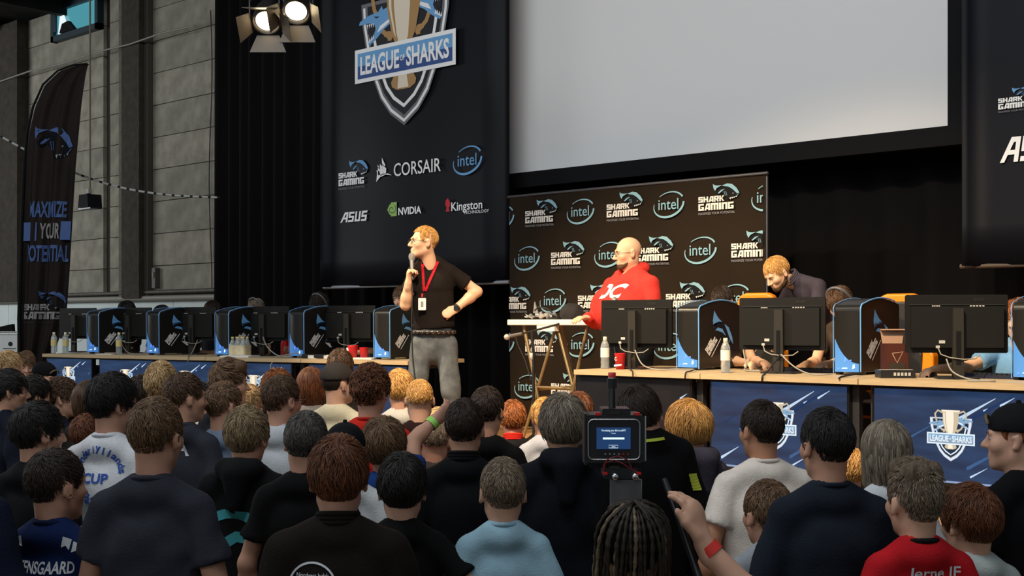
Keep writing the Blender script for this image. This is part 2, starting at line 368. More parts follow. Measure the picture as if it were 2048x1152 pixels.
column(208, 219, -.06, mat('joint_strip', hexc('3b382f'), .85, .1), n='trim_4'); column(299, 306, .1, mat('joint_strip2', hexc('57524a'), .85, .1), n='trim_5')
# roof and beams
M_roof = mat('roof_sheet', (0.016, 0.015, 0.014), 0.85, .1, noise=.3, nscale=3)
ro = MB().box((-17, 6.5, 8.0), (26, 11, .2)).obj('ceiling', M_roof); ro['kind'] = 'structure'
for i in range(9):
    MB().box((-26.0 + i * 2.4, 6.5, 7.78), (.16, 10.0, .26)).obj('roof_beam', M_roof, ro)
# high window, tilted open
wa, wb = at_y(106, 86, WY - .07), at_y(200, 64, WY - .07); zt = at_y(106, 16, WY - .07).z
M_wframe = mat('window_frame_blue', hexc('16323c'), .5)
win = empty('window_1', ((wa.x + wb.x) / 2, WY - .06, wa.z)); win['kind'] = 'structure'
ww, wh = wb.x - wa.x, zt - wa.z
for c, d in (((0, 0, .05), (ww, .12, .1)), ((0, 0, wh - .05), (ww, .12, .1)), ((-ww / 2 + .05, 0, wh / 2), (.1, .12, wh)), ((ww / 2 - .05, 0, wh / 2), (.1, .12, wh))):
    MB().box(c, d).obj('window_frame', M_wframe, win)
MB().box((0, .02, wh / 2), (ww - .2, .02, wh - .2)).obj('pane', mat('window_sky', (0.0, 0.0, 0.0), .2, emit=.9, ecol=hexc('4f9aa8')), win)
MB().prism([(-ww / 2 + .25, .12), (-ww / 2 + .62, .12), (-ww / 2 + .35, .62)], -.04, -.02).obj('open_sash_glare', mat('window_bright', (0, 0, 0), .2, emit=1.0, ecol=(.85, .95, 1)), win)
MB().prism([(-ww / 2 + .12, .16), (-ww / 2 + .2, .16), (-ww / 2 + .2, wh - .1), (-ww / 2 + .12, wh - .1)], -.08, -.03).obj('open_sash', M_wframe, win)
MB().prism([(-ww / 2 + .4, .1), (-ww / 2 + .5, .26), (-ww / 2 + .72, .28), (-ww / 2 + .95, .1)], -.1, -.04).obj('window_opener', M_blackm, win)

# pipes, cables and boxes on the wall
def run(name, pts, r, m, label, cat, n=8):
    return tag(MB().tube(pts, r, n).obj(name, m), label, cat)
M_pipe = mat('old_pipe', hexc('4c473e'), .6, noise=.3, nscale=14); M_cable = mat('cable_black', (0.01, 0.01, 0.01), .6); M_cablew = mat('cable_grey', hexc('8f8b82'), .6)
xl, xr = -26.0, -15.0
run('pipe', [(xl, WY - .1, at_y(300, 586, WY - .1).z), (xr, WY - .1, at_y(430, 580, WY - .1).z)], .035, M_pipe, 'upper dark steam pipe running along the concrete wall', 'pipe')
run('pipe', [(xl, WY - .12, at_y(200, 597, WY - .12).z), (xr, WY - .12, at_y(430, 594, WY - .12).z)], .045, M_cablew, 'lower pale pipe along the concrete wall above the white wainscot', 'pipe')
run('cable', [at_y(421 + 3 * math.sin(i * .8), 20 + i * 58, WY - .03) for i in range(11)], .008, M_cable, 'thin black cable hanging down the concrete wall beside the curtain', 'cable', 6)
run('cable', [at_y(60 + 66 * i, 142 - 19 * i + (4 if i % 2 else 0), WY - .25) for i in range(-1, 6)], .016, M_cablew, 'pale conduit slanting across the upper concrete wall', 'cable', 6)
cb = at_y(312, 556, WY - .04)
e = empty('wall_box', cb, label='small grey switch box on the concrete wall beside the dark column', cat='box')
MB().rbox((0, 0, 0), (.1, .1, .34), .02, ax=1).obj('box_body', mat('grey_box', hexc('4e4c46'), .6), e); MB().box((.0, -.055, .05), (.05, .02, .1)).obj('cover', mat('grey_box2', hexc('6a6862'), .6), e)
# cable loop, striped rope, hanging lamp box
run('cable_coil', [at_y(20 + 14 * math.cos(t) * 1.0, 565 + 14 * math.sin(t), WY - .2) for t in [i * .45 for i in range(16)]], .014, M_cable, 'coil of black cable hung on the dark column at left', 'cable', 6)
rope = empty('striped_rope', at_y(0, 272, 8.0), label='black and white striped tape strung from the left to the curtain', cat='tape')
def rope_pt(t):
    px = -30 + 470 * t; return at_depth(px, 255 + 110 * t + 125 * math.sin(math.pi * t) * .32 + 30 * t - (0 if t < .999 else 0), 17.3)
M_rw = mat('tape_white', (.6, .6, .58), .6)
for k in range(26):
    a, b = rope_pt(k / 26), rope_pt((k + .68) / 26); c = rope_pt((k + 1) / 26)
    for nme, p, q, m in (('white_section', a, b, M_rw), ('black_section', b, c, M_cable)):
        MB().tube([p - rope.location, q - rope.location], .016, 6).obj(nme, m, rope)
hp = at_depth(180, 402, 16.0)
e = empty('hanging_speaker', hp, label='small black speaker box hanging on a long rope before the wall', cat='speaker')
MB().prism([(-.13, -.09), (.13, -.09), (.11, .08), (-.10, .08)], -.1, .1).obj('speaker_body', M_blackm, e); MB().box((.0, 0, -.1), (.3, .16, .02)).obj('bottom_plate', M_black, e)
MB().tube([(0, 0, .08), (0, 0, 4.6)], .012, 6).obj('rope', mat('rope_pale', hexc('6f6a58'), .8), e); MB().box((.06, -.05, .12), (.07, .05, .06)).obj('clamp', M_cablew, e)

# ------------------------------------------------------------------ curtains
M_curt = mat('black_drape', (0.0062, 0.006, 0.0068), .85, .08)
def curtain(name, x0, x1, y, z0, z1, label, amp=.05, lam=.28, seed=1):
    r = random.Random(seed); n = int((x1 - x0) / .035); xs = np.linspace(x0, x1, n); ph = r.uniform(0, 6)
    w1 = np.sin(xs * 2 * math.pi / lam + ph + 1.3 * np.sin(xs * 1.7)) * amp + np.sin(xs * 2 * math.pi / (lam * 2.7)) * amp * .5
    v = []; 
    for z, k in ((z0, 1.15), ((z0 + z1) / 2, 1), (z1, .8)): v += [(x, y + q * k, z) for x, q in zip(xs, w1)]
    f = [(i + j * n, i + 1 + j * n, i + 1 + (j + 1) * n, i + (j + 1) * n) for j in range(2) for i in range(n - 1)]
    o = mobj(name, npmesh(name, v, f), M_curt); s = o.modifiers.new('s', 'SOLIDIFY'); s.thickness = .004
    return tag(o, label, 'curtain', 'black stage curtains')
curtain('curtain', at_y(430, 600, 10.75).x, at_y(655, 300, 10.75).x, 10.75, STG, 8.6, 'tall pleated black curtain between the concrete wall and the hanging emblem banner', .06, .3, 2)
curtain('curtain', at_y(652, 300, 10.85).x, -8.6, 10.85, STG, 8.6, 'black curtain directly behind the hanging emblem banner', .04, .35, 3)
curtain('curtain', -8.7, 1.5, 10.95, STG, 8.6, 'wide black curtain behind the projection screen and the right banner', .03, .4, 5)

# ------------------------------------------------------------------ projection screen
M_scr = mat('projection_white', (0.80, 0.80, 0.80), .9, .05)
p0, p1 = at_y(1007, 350, 10.4), at_y(1899, 250, 10.4)
sw = p1.x - p0.x; sh = sw * .58
e = empty('projection_screen', (p0.x, 10.4, p0.z), label='huge blank white projection screen in a black frame', cat='screen')
MB().box((sw / 2, .03, sh / 2), (sw, .02, sh)).obj('screen_cloth', M_scr, e)
fr = .17
for c, d in (((sw / 2, 0, -fr / 2), (sw + 2 * fr, .08, fr)), ((sw / 2, 0, sh + fr / 2), (sw + 2 * fr, .08, fr)), ((-fr / 2 * .6, 0, sh / 2), (fr * .6, .08, sh)), ((sw + fr / 2, 0, sh / 2), (fr, .08, sh))):
    MB().box(c, d).obj('frame_bar', M_blackm, e)

# ------------------------------------------------------------------ hanging banners
M_ban = mat('banner_satin', (0.0052, 0.0054, 0.0088), .5, .15)
AS = [[(0, 0), (.065, 0), (.20, 1), (.13, 1)], R4(.14, .80, .27, 1), R4(.205, 0, .27, 1), R4(.10, .30, .27, .48), R4(0.3, .80, 0.500, 1), R4(0.3, .40, 0.362, 1), R4(0.3, .40, 0.500, .60), R4(0.438, 0, 0.500, .60), R4(0.3, 0, 0.500, .20), R4(.54, 0, .602, 1), R4(.54, 0, .74, .20), R4(.678, 0, .74, 1), R4(0.78, .80, 0.980, 1), R4(0.78, .40, 0.842, 1), R4(0.78, .40, 0.980, .60), R4(0.918, 0, 0.980, .60), R4(0.78, 0, 0.980, .20)]
def banner(x0, z0, wd, ht, y, label, marks, seed, rodm=None):
    root = empty('hanging_banner', (x0, y, z0), label=label, cat='banner', group='hanging sponsor banners')
    n, m = 60, 20; xs = np.linspace(0, wd, n); zs = np.linspace(0, ht, m); v = []
    for z in zs:
        for x in xs:
            cl = max(0, 1 - x / .22); cr = max(0, 1 - (wd - x) / .3)
            v.append((x + cl * cl * .03, -.10 * cl ** 2 + .12 * cr ** 2 + .012 * math.sin(x * 3.1 + seed) - .012 * math.sin(seed) - .0 , z))
    f = [(i + j * n, i + 1 + j * n, i + 1 + (j + 1) * n, i + (j + 1) * n) for j in range(m - 1) for i in range(n - 1)]
    o = mobj('banner_cloth', npmesh('banner_cloth', v, f), M_ban, root); s = o.modifiers.new('s', 'SOLIDIFY'); s.thickness = .004; s.offset = 1
    MB().tube([(-.02, .0, .0), (wd + .06, .03, .0)], .022, 10).obj('bottom_rod', rodm or mat('alu_rod', (.38, .39, .42), .5, metal=.5), root)
    MB().tube([(-.02, .02, ht), (wd + .06, .03, ht)], .022, 10).obj('top_rod', M_metal, root)
    marks(root); return root
BY = 10.0
b0 = at_y(650, 577, BY); b1 = at_y(1007, 562, BY); bw = b1.x - b0.x; bz = (b0.z + b1.z) / 2
def loc(px, py): 
    p = at_y(px, py, BY); return p.x - b0.x, p.z - bz
def marks_left(root):
    o_ = -.035
    def fin(mb, name, mats, label): 
        o = mb.obj(name, mats, root, (0, o_, 0)); o['label'] = label
    mb = MB(); x, z = loc(813, 116); s = loc(914, 62)[0] - loc(713, 110)[0]; emblem(mb, x, z, s, off=.003); fin(mb, 'printed_emblem', EMB, 'trophy shield emblem with title plate')
    mb = MB(); x, z = loc(682, 383); s = (loc(741, 325)[0] - x) / 1.04; mark_sg(mb, x, z, s, off=.002); fin(mb, 'printed_logo', [M_white, M_pblue, M_pdark, M_pgrey], 'white block words under a leaping blue fish')
    mb = MB(); x, z = loc(939, 321); s = (loc(968, 300)[0] - loc(911, 340)[0]); mark_oval(mb, x, z, s, off=.002); fin(mb, 'printed_logo', [M_white, M_pblue, M_pdark], 'blue oval swoosh with lower-case word')
    # sails and word
    mb = MB(); xa, za = loc(757, 368); xb, zb = loc(790, 318); W, H = loc(793, 345)[0] - xa, (zb - za) * 1.0
    za += .02
    mb.poly(xf([(0, 0), (.06, .38), (.02, .52), (.2, .46), (.30, .2), (.6, .28), (1.0, .22), (.75, .32), (.35, .28), (.15, .12)], xa, za, H), 0, .002)
    for q in ([(.14, .28), (.12, .62), (.28, .52), (.30, .3)], [(.30, .3), (.26, .78), (.46, .62), (.46, .32)], [(.48, .33), (.42, .72), (.72, .55), (.70, .33)], [(.42, .78), (.40, 1.04), (.66, .70), (.60, .64)], [(.1, .66), (.1, .76), (.24, .6)]):
        mb.poly(xf([(a * .9, b) for a, b in q], xa, za, H), 0, .002)
    xa, za = loc(792, 354); xb, _ = loc(886, 330); put_text(mb, 'CORSAIR', xa, za, xb - xa, loc(860, 322)[1] - loc(860, 349)[1], 0, .002); fin(mb, 'printed_logo', [M_white], 'white sails beside a serif word')
    # slanted block word
    mb = MB(); xa, za = loc(685, 446); xb, _ = loc(738, 430); s = (xb - xa); H = loc(712, 424)[1] - loc(712, 444)[1]
    for iq, q in enumerate(AS): mb.poly([(xa + (a + b * .05) * s, za + b * H) for a, b in q], 0, .002 + iq * 6e-5)
    fin(mb, 'printed_logo', [M_white], 'white slanted block word')
    mb = MB(); xa, za = loc(779, 434); xb, zb = loc(798, 415); s = xb - xa; H = zb - za
    mb.poly(xf([(0, .5), (.25, .85), (.4, .92), (.4, 1), (1, 1), (1, 0), (.4, 0), (.4, .08), (.25, .15)], xa, za, s), 1, .002)
    sp = [(xa + s * (.48 + (.10 + .05 * t) * math.cos(t * 1.0)), za + s * (.5 + (.07 + .04 * t) * math.sin(t))) for t in [i * .42 for i in range(18)]]; strip(mb, sp, .05 * s, 2, .003)
    xa, za = loc(801, 431); xb, _ = loc(847, 420); put_text(mb, 'NVIDIA', xa, za, xb - xa, loc(824, 414)[1] - loc(824, 429)[1], 0, .002); fin(mb, 'printed_logo', [M_white, M_green, M_pdark], 'green eye square beside a white word')
    mb = MB(); xa, za = loc(895, 424); xb, zb = loc(905, 403); s = xb - xa
    for q in ([(.1, .0), (.9, 0), (.7, .5), (1, .9), (.9, 1.4), (.5, 1.9), (.1, 1.6), (0, 1.0), (.3, .6)],): mb.poly(xf(q, xa, za, s), 1, .002)
    xa, za = loc(907, 423); xb, _ = loc(969, 405); put_text(mb, 'Kingston', xa, za - .03, xb - xa, loc(938, 398)[1] - loc(938, 421)[1], 0, .002); put_text(mb, 'TECHNOLOGY', xa + .2, za - .045, (xb - xa) * .8, .035, 0, .002)
    fin(mb, 'printed_logo', [M_white, M_pred], 'red head beside a white serif word')
banner(b0.x, bz, bw, 6.3, BY, 'tall black hanging banner with the trophy shield emblem and six sponsor logos', marks_left, 1.0)
c0 = at_y(1926, 533, BY)
def marks_right(root):
    def L(px, py): p = at_y(px, py, BY); return p.x - c0.x, p.z - c0.z
    mb = MB(); x, z = L(2000, 229); s = (L(741 + 1380, 171)[0] - x) * .62; mark_sg(mb, x, z, s, off=.002); mb.obj('printed_logo', [M_white, M_pblue, M_pdark, M_pgrey], root, (0, -.035, 0))
    mb = MB(); xa, za = L(2003, 327); s = .46; H = .2
    for iq, q in enumerate(AS): mb.poly([(xa + (a + b * .05) * s * 1.15, za + b * H) for a, b in q], 0, .002 + iq * 6e-5)
    mb.obj('printed_logo', [M_white], root, (0, -.035, 0))
    mb = MB(); emblem(mb, 1.5, 4.1, 1.7, off=.003); mb.obj('printed_emblem', EMB, root, (0, -.035, 0))
banner(c0.x, c0.z, bw, 6.3, BY, 'black hanging banner cut by the right edge with a block-lettered logo', marks_right, 2.2, mat('dark_rod', hexc('4a3c30'), .6))

# ------------------------------------------------------------------ sponsor backdrop
KY = 9.6
k0 = at_y(1020, 395, KY); k1 = at_y(1530, 345, KY); kw = k1.x - k0.x; kt = (k0.z + k1.z) / 2; kh = kt - STG - .01
M_back = mat('backdrop_cloth', (0.017, 0.0112, 0.0066), .8, .08, noise=.12, nscale=2, bump=.15, bscale=4)
bd = empty('sponsor_backdrop', (k0.x, KY, STG + .01), label='brown-black press backdrop printed all over with two repeating logos', cat='backdrop')
nn, mm = 50, 40; v = []
for j in range(mm):
    for i in range(nn):
        x, z = kw * i / (nn - 1), kh * j / (mm - 1); v.append((x, .006 * math.sin(x * 5 + z * 2.3) + .005 * math.sin(z * 7 - x * 3) * (1 - z / kh * .6), z))
mobj('backdrop_cloth', npmesh('backdrop_cloth', v, [(i + j * nn, i + 1 + j * nn, i + 1 + (j + 1) * nn, i + (j + 1) * nn) for j in range(mm - 1) for i in range(nn - 1)]), M_back, bd)
for a, b in (((0, .03, 0), (0, .03, kh)), ((kw, .03, 0), (kw, .03, kh)), ((-.03, .0, kh), (kw + .03, .0, kh))):
    MB().tube([a, b], .014, 8).obj('frame_tube', mat('frame_grey', (.10, .10, .11), .4, metal=.6), bd)
def kloc(px, py): p = at_y(px, py, KY); return p.x - k0.x, p.z - STG - .01
M_bw = mat('backdrop_white', (0.62, 0.60, 0.56), .7, .1); M_bt = mat('backdrop_teal', hexc('7fa6b4'), .7, .1); M_bd2 = mat('backdrop_dark', (0.008, 0.008, 0.009), .7, .1)
ra = (kloc(1441, 390)[0], kloc(1441, 400)[1]); 
# two kinds of logo, staggered; pitch measured from the cloth
colx = [kloc(px, 420)[0] for px in (1082, 1165, 1252, 1342, 1436, 1521)]; zr = [kloc(1252, 412)[1], kloc(1222, 508)[1], kloc(1250, 592)[1], kloc(1165, 677)[1], kloc(1060, 752)[1], 0]
pitch = (colx[4] - colx[0]) / 4; rowp = (kloc(1252, 415)[1] - kloc(1280, 505)[1])
rowp = .43
for r in range(6):
    zc = kloc(1252, 412)[1] - r * .445; sx = -pitch * .30 * (r % 3) if False else 0
    for c in range(-4, 8):
        x = colx[0] + c * pitch + (r % 3) * pitch * .66; kind = c % 2
        if x < -.25 or x > kw + .25 or zc - .1 < 0.02: continue
        mb = MB()
        if kind == 0: mark_sg(mb, x - .20, zc - .15, .42, off=.0015)
        else: mark_oval(mb, x, zc - .02, .345, off=.0015, m=1)
        if x < .22 or x > kw - .25:   # cut at the cloth edge
            me_ = mb.mesh('x', [M_bw, M_bt, M_bd2, M_pgrey]); bmx = bmesh.new(); bmx.from_mesh(me_)
            for co, no in (((.005, 0, 0), (-1, 0, 0)), ((kw - .012, 0, 0), (1, 0, 0))):
                bmesh.ops.bisect_plane(bmx, geom=bmx.verts[:] + bmx.edges[:] + bmx.faces[:], plane_co=co, plane_no=no, clear_outer=True)
            if len(bmx.faces) == 0: bmx.free(); continue
            bmx.to_mesh(me_); bmx.free(); mobj('printed_logo', me_, None, bd, (0, -.016, 0)); continue
        mb.obj('printed_logo', [M_bw, M_bt, M_bd2, M_pgrey], bd, (0, -.016, 0))

# ------------------------------------------------------------------ feather flag
FD = 16.6
fl = empty('feather_flag', at_depth(45, 900, FD), label='tall dark feather flag with faded blue lettering beside the desks', cat='flag')
fo = fl.location.copy(); fo.z = 0.0; fl.location.z = STG
U = Vector((CS, SN, 0)); 
def fp(px, py, d=0): 
    p = at_depth(px, py, FD) - fl.location; return p + Vector((-SN, CS, 0)) * d
Lf = [(42, 735), (40, 640), (43, 540), (46, 440), (50, 340), (56, 270), (68, 215), (88, 170), (118, 142), (150, 131), (177, 128)]
Rt = [(96, 735), (132, 640), (140, 540), (146, 440), (152, 340), (158, 270), (163, 215), (168, 175), (172, 150), (175, 136), (177.5, 128.5)]
def interp(L, t):
    k = t * (len(L) - 1); i = min(int(k), len(L) - 2); f_ = k - i; return (L[i][0] + (L[i + 1][0] - L[i][0]) * f_, L[i][1] + (L[i + 1][1] - L[i][1]) * f_)
def fpt(s, t, lift=0):
    a, b = interp(Lf, t), interp(Rt, t); px = a[0] + (b[0] - a[0]) * s; py = a[1] + (b[1] - a[1]) * s
    fold = .05 * math.sin(s * 15 + t * 3) * (1 - t) ** .6 + .03 * math.sin(s * 31 - t * 5) * (1 - t)
    return fp(px, py, fold - lift)
nn, mm = 40, 60
v = [fpt(i / (nn - 1), j / (mm - 1)) for j in range(mm) for i in range(nn)]
M_flag = mat('flag_cloth', hexc('2b2523'), .85, .1, noise=.1, nscale=3)
o = mobj('flag_cloth', npmesh('flag_cloth', [tuple(p) for p in v], [(i + j * nn, i + 1 + j * nn, i + 1 + (j + 1) * nn, i + (j + 1) * nn) for j in range(mm - 1) for i in range(nn - 1)]), M_flag, fl)
s = o.modifiers.new('s', 'SOLIDIFY'); s.thickness = .004
MB().tube([fp(42, 900)] + [fp(a - 2, b - 1) for a, b in Lf], [.03] + [.028 - .0018 * i for i in range(len(Lf))], 8).obj('pole', M_blackm, fl)
MB().rbox((0, 0, .03), (.55, .55, .06), .06, ax=2).obj('base_plate', M_black, fl)
M_fb = mat('flag_blue', hexc('5d78b0', .8), .85, .1); M_fw = mat('flag_white', hexc('a8a8a8', .8), .85, .1); M_fd = mat('flag_darkprint', hexc('17181c'), .85, .1); M_fg = mat('flag_grey', hexc('3c3a3c'), .85, .1)
def flag_mark(fn, mats, label):
    mb = MB(); fn(mb); mb.v = [tuple(fpt(min(max(p[0], .01), .99), p[2], .022 - p[1])) for p in mb.v]; mb.obj('lettering', mats, fl)['label'] = label
def sub_text(mb, key, x, z, wd, ht, m, off): put_text(mb, key, x, z, wd, ht, m, off)
flag_mark(lambda mb: [put_text(mb, 'MAXIMIZE', .14, .305, .72, .032, 0, .0), put_text(mb, 'YOUR', .36, .262, .4, .032, 1, .004), put_text(mb, 'POTENTIAL', .10, .216, .84, .034, 0, .0),
                      mb.poly(R4(.78, .260, .98, .297), 0, 0), mb.poly(R4(.02, .258, .3, .295), 0, 0)], [M_fb, M_fw], 'faded blue slogan')
def fl_logo(mb):
    m2 = MB(); mark_sg(m2, 0, 0, 1.0, off=.003)
    mb.v = [(.06 + .9 * p[0], p[1], .090 + .100 * p[2]) for p in m2.v]; mb.f = m2.f; mb.m = m2.m; mb.sm = m2.sm
flag_mark(fl_logo, [M_fw, M_fb, M_fd, M_fg], 'block words under a leaping fish')
def fl_big(mb):
    m2 = MB(); shark_head(m2, 0, 0, 1.0, off=.003); mb.v = [(-.3 + 1.15 * p[0], p[1], .345 + .185 * p[2]) for p in m2.v]; mb.f = m2.f; mb.m = m2.m; mb.sm = m2.sm
flag_mark(fl_big, [M_fw, M_fb, M_fd, M_fg], 'large blue fish head')

# ------------------------------------------------------------------ two stage lamps under the roof
M_lens = mat('lamp_lens', (1, .8, .5), .3, emit=14, ecol=(1.0, 0.80, 0.50)); M_can = mat('lamp_can', (0.012, 0.011, 0.011), .5); M_door = mat('barn_door_inside', (0.10, 0.085, 0.065), .45)
def par(px, py, Z, label):
    p = at_depth(px, py, Z); e = empty('stage_lamp', p, CY, label=label, cat='stage lamp', group='stage lamps under the roof')
    tilt = Matrix.Rotation(math.radians(-62), 4, 'X')    # can points forward-down to the hall
    MB().lathe([(.0, .30), (.075, .30), (.10, .26), (.13, .16), (.14, .0), (.145, -.03), (.128, -.03), (.125, .05)], 24, M=tilt.inverted() if False else Matrix.Rotation(math.radians(-44), 4, 'X')).obj('lamp_can', M_can, e)
    T = Matrix.Rotation(math.radians(-44), 4, 'X')
    MB().lathe([(.0, .035), (.05, .03), (.085, .012), (.105, .0)], 24, M=T).obj('lens', M_lens, e)
    for a in range(4):
        Rz = Matrix.Rotation(math.radians(90 * a), 4, 'Z'); wd = .15 if a % 2 == 0 else .12
        MT = T @ Rz @ Matrix.Translation((0, .145, -.03)) @ Matrix.Rotation(math.radians(38), 4, 'X')
        mb = MB(); mb.add([MT @ Vector(q) for q in [(-.11, 0, 0), (.11, 0, 0), (wd * 1.2, 0, -.17), (-wd * 1.2, 0, -.17), (-.11, .004, 0), (.11, .004, 0), (wd * 1.2, .004, -.17), (-wd * 1.2, .004, -.17)]],
               [(0, 1, 2, 3), (7, 6, 5, 4), (0, 4, 5, 1), (1, 5, 6, 2), (2, 6, 7, 3), (3, 7, 4, 0)]); mb.obj('barn_door', M_door, e)
    MB().tube([(-.16, 0, .02), (-.17, .02, .2), (-.06, .03, .34), (.06, .03, .34), (.17, .02, .2), (.16, 0, .02)], .012, 6).obj('yoke', M_black, e)
    MB().tube([(0, .03, .34), (0, .03, .62)], .02, 8).obj('hanger', M_metal, e)
    for sx in (-1, 1): MB().lathe([(0, -.02), (.025, -.02), (.025, .02), (0, .02)], 12, M=Matrix.Translation((sx * .175, 0, .02)) @ Matrix.Rotation(math.pi / 2, 4, 'Y')).obj('knob', M_cablew, e)
    l = bpy.data.lights.new('lamp_beam', 'SPOT'); l.energy = 110; l.color = (1, .78, .48); l.spot_size = math.radians(70); l.spot_blend = .5; l.shadow_soft_size = .06
    lo = bpy.data.objects.new('lamp_beam', l); link(lo, e); lo.matrix_local = T @ Matrix.Translation((0, 0, -.04))
    return e
par(533, 42, 12.0, 'left stage lamp with glowing lens and open barn doors at the roof')
par(592, 22, 12.0, 'right stage lamp with glowing lens beside its twin at the roof')
pa, pb = at_depth(330, -22, 12.05), at_depth(660, -22, 12.05)
run('lamp_bar', [pa, pb], .03, M_metal, 'steel bar carrying the two stage lamps', 'bar')
# ------------------------------------------------------------------ desk rows
class Row:
    def __init__(s, A, ang): s.A = Vector(A); s.a = ang; s.e = Vector((math.cos(ang), math.sin(ang))); s.n = Vector((-math.sin(ang), math.cos(ang)))
    def at(s, px, d):
        """point on the line d behind the front edge, seen in column px"""
        r = Vector(rdir(px)); Z = (d + s.n.dot(s.A)) / s.n.dot(r); return r * Z
    def t(s, px, d=0): return (s.at(px, d) - s.A).dot(s.e)
    def p(s, t, d): return s.A + s.e * t + s.n * d
RL = Row((-8.0, 7.49), math.radians(10.2)); RR = Row((-5.68, 6.95), 0.0)
DZ = STG + .74
M_top = mat('birch_top', hexc('b8a27e'), .5, .3, noise=.1, nscale=7, stretch=(1, 9, 9)); M_leg = mat('desk_leg', (0.02, 0.02, 0.022), .5)
def desk(row, t0, t1, label, D=1.0):
    c = row.p((t0 + t1) / 2, 0); e = empty('desk', (c.x, c.y, STG), row.a, label=label, cat='desk', group='long desks on the stage'); w_ = t1 - t0 - .006
    MB().box((0, D / 2, .74 - .0175), (w_, D, .035)).obj('desktop', M_top, e)
    for sx in (-1, 1):
        for yy in (.12, D - .08): MB().box((sx * (w_ / 2 - .06), yy, .352), (.05, .05, .705)).obj('leg', M_leg, e)
        MB().box((sx * (w_ / 2 - .06), .52, .68), (.04, D - .25, .04)).obj('side_rail', M_leg, e)
    MB().box((0, D - .08, .68), (w_ - .2, .03, .05)).obj('rear_rail', M_leg, e)
tl = RL.t(84); 
tL0 = RL.t(816)
for i, lb in enumerate(('leftmost birch desk of the far row beside the feather flag', 'second birch desk of the far row from the feather flag', 'birch desk of the far row left of the standing speaker', 'rightmost birch desk of the far row behind the standing speaker')):
    desk(RL, tl + (tL0 - tl) * i / 4, tl + (tL0 - tl) * (i + 1) / 4, lb, .90)
tR = [RR.t(1147), RR.t(1400), RR.t(1716), RR.t(2120)]
for i, lb in enumerate(('birch desk next to the white folding table', 'middle birch desk of the near row under the bending man', 'birch desk at the right edge of the picture')): desk(RR, tR[i], tR[i + 1], lb, 1.08)

# ------------------------------------------------------------------ televisions under the desks
def tvmat():
    m = bpy.data.materials.new('television_picture'); m.use_nodes = True; nt = m.node_tree; b = nt.nodes['Principled BSDF']
    b.inputs['Base Color'].default_value = (.01, .01, .012, 1); b.inputs['Roughness'].default_value = .12
    tc = nt.nodes.new('ShaderNodeTexCoord'); mp = nt.nodes.new('ShaderNodeMapping'); mp.inputs['Rotation'].default_value = (0, math.radians(33), 0); mp.inputs['Scale'].default_value = (1.2, 1, 7)
    n = nt.nodes.new('ShaderNodeTexNoise'); n.inputs['Scale'].default_value = 2.2; n.inputs['Detail'].default_value = 3
    r = nt.nodes.new('ShaderNodeValToRGB'); r.color_ramp.elements[0].position = .35; r.color_ramp.elements[1].position = .75
    r.color_ramp.elements[0].color = (.012, .028, .072, 1); r.color_ramp.elements[1].color = (.022, .054, .135, 1)
    nt.links.new(tc.outputs['Object'], mp.inputs[0]); nt.links.new(mp.outputs[0], n.inputs[0]); nt.links.new(n.outputs[0], r.inputs[0]); nt.links.new(r.outputs[0], b.inputs['Emission Color']); b.inputs['Emission Strength'].default_value = 1.0
    return m
M_tv = tvmat(); M_tvd = mat('television_dim', (.01, .01, .012), .12, emit=.006, ecol=(.8, .85, 1)); M_bez = mat('television_bezel', (.008, .008, .009), .25)
ST = [glow('streak', hexc('cfe6ff'), .9), glow('streak2', hexc('5f8fd0'), .42), glow('streak3', hexc('3a62a8'), .30)]
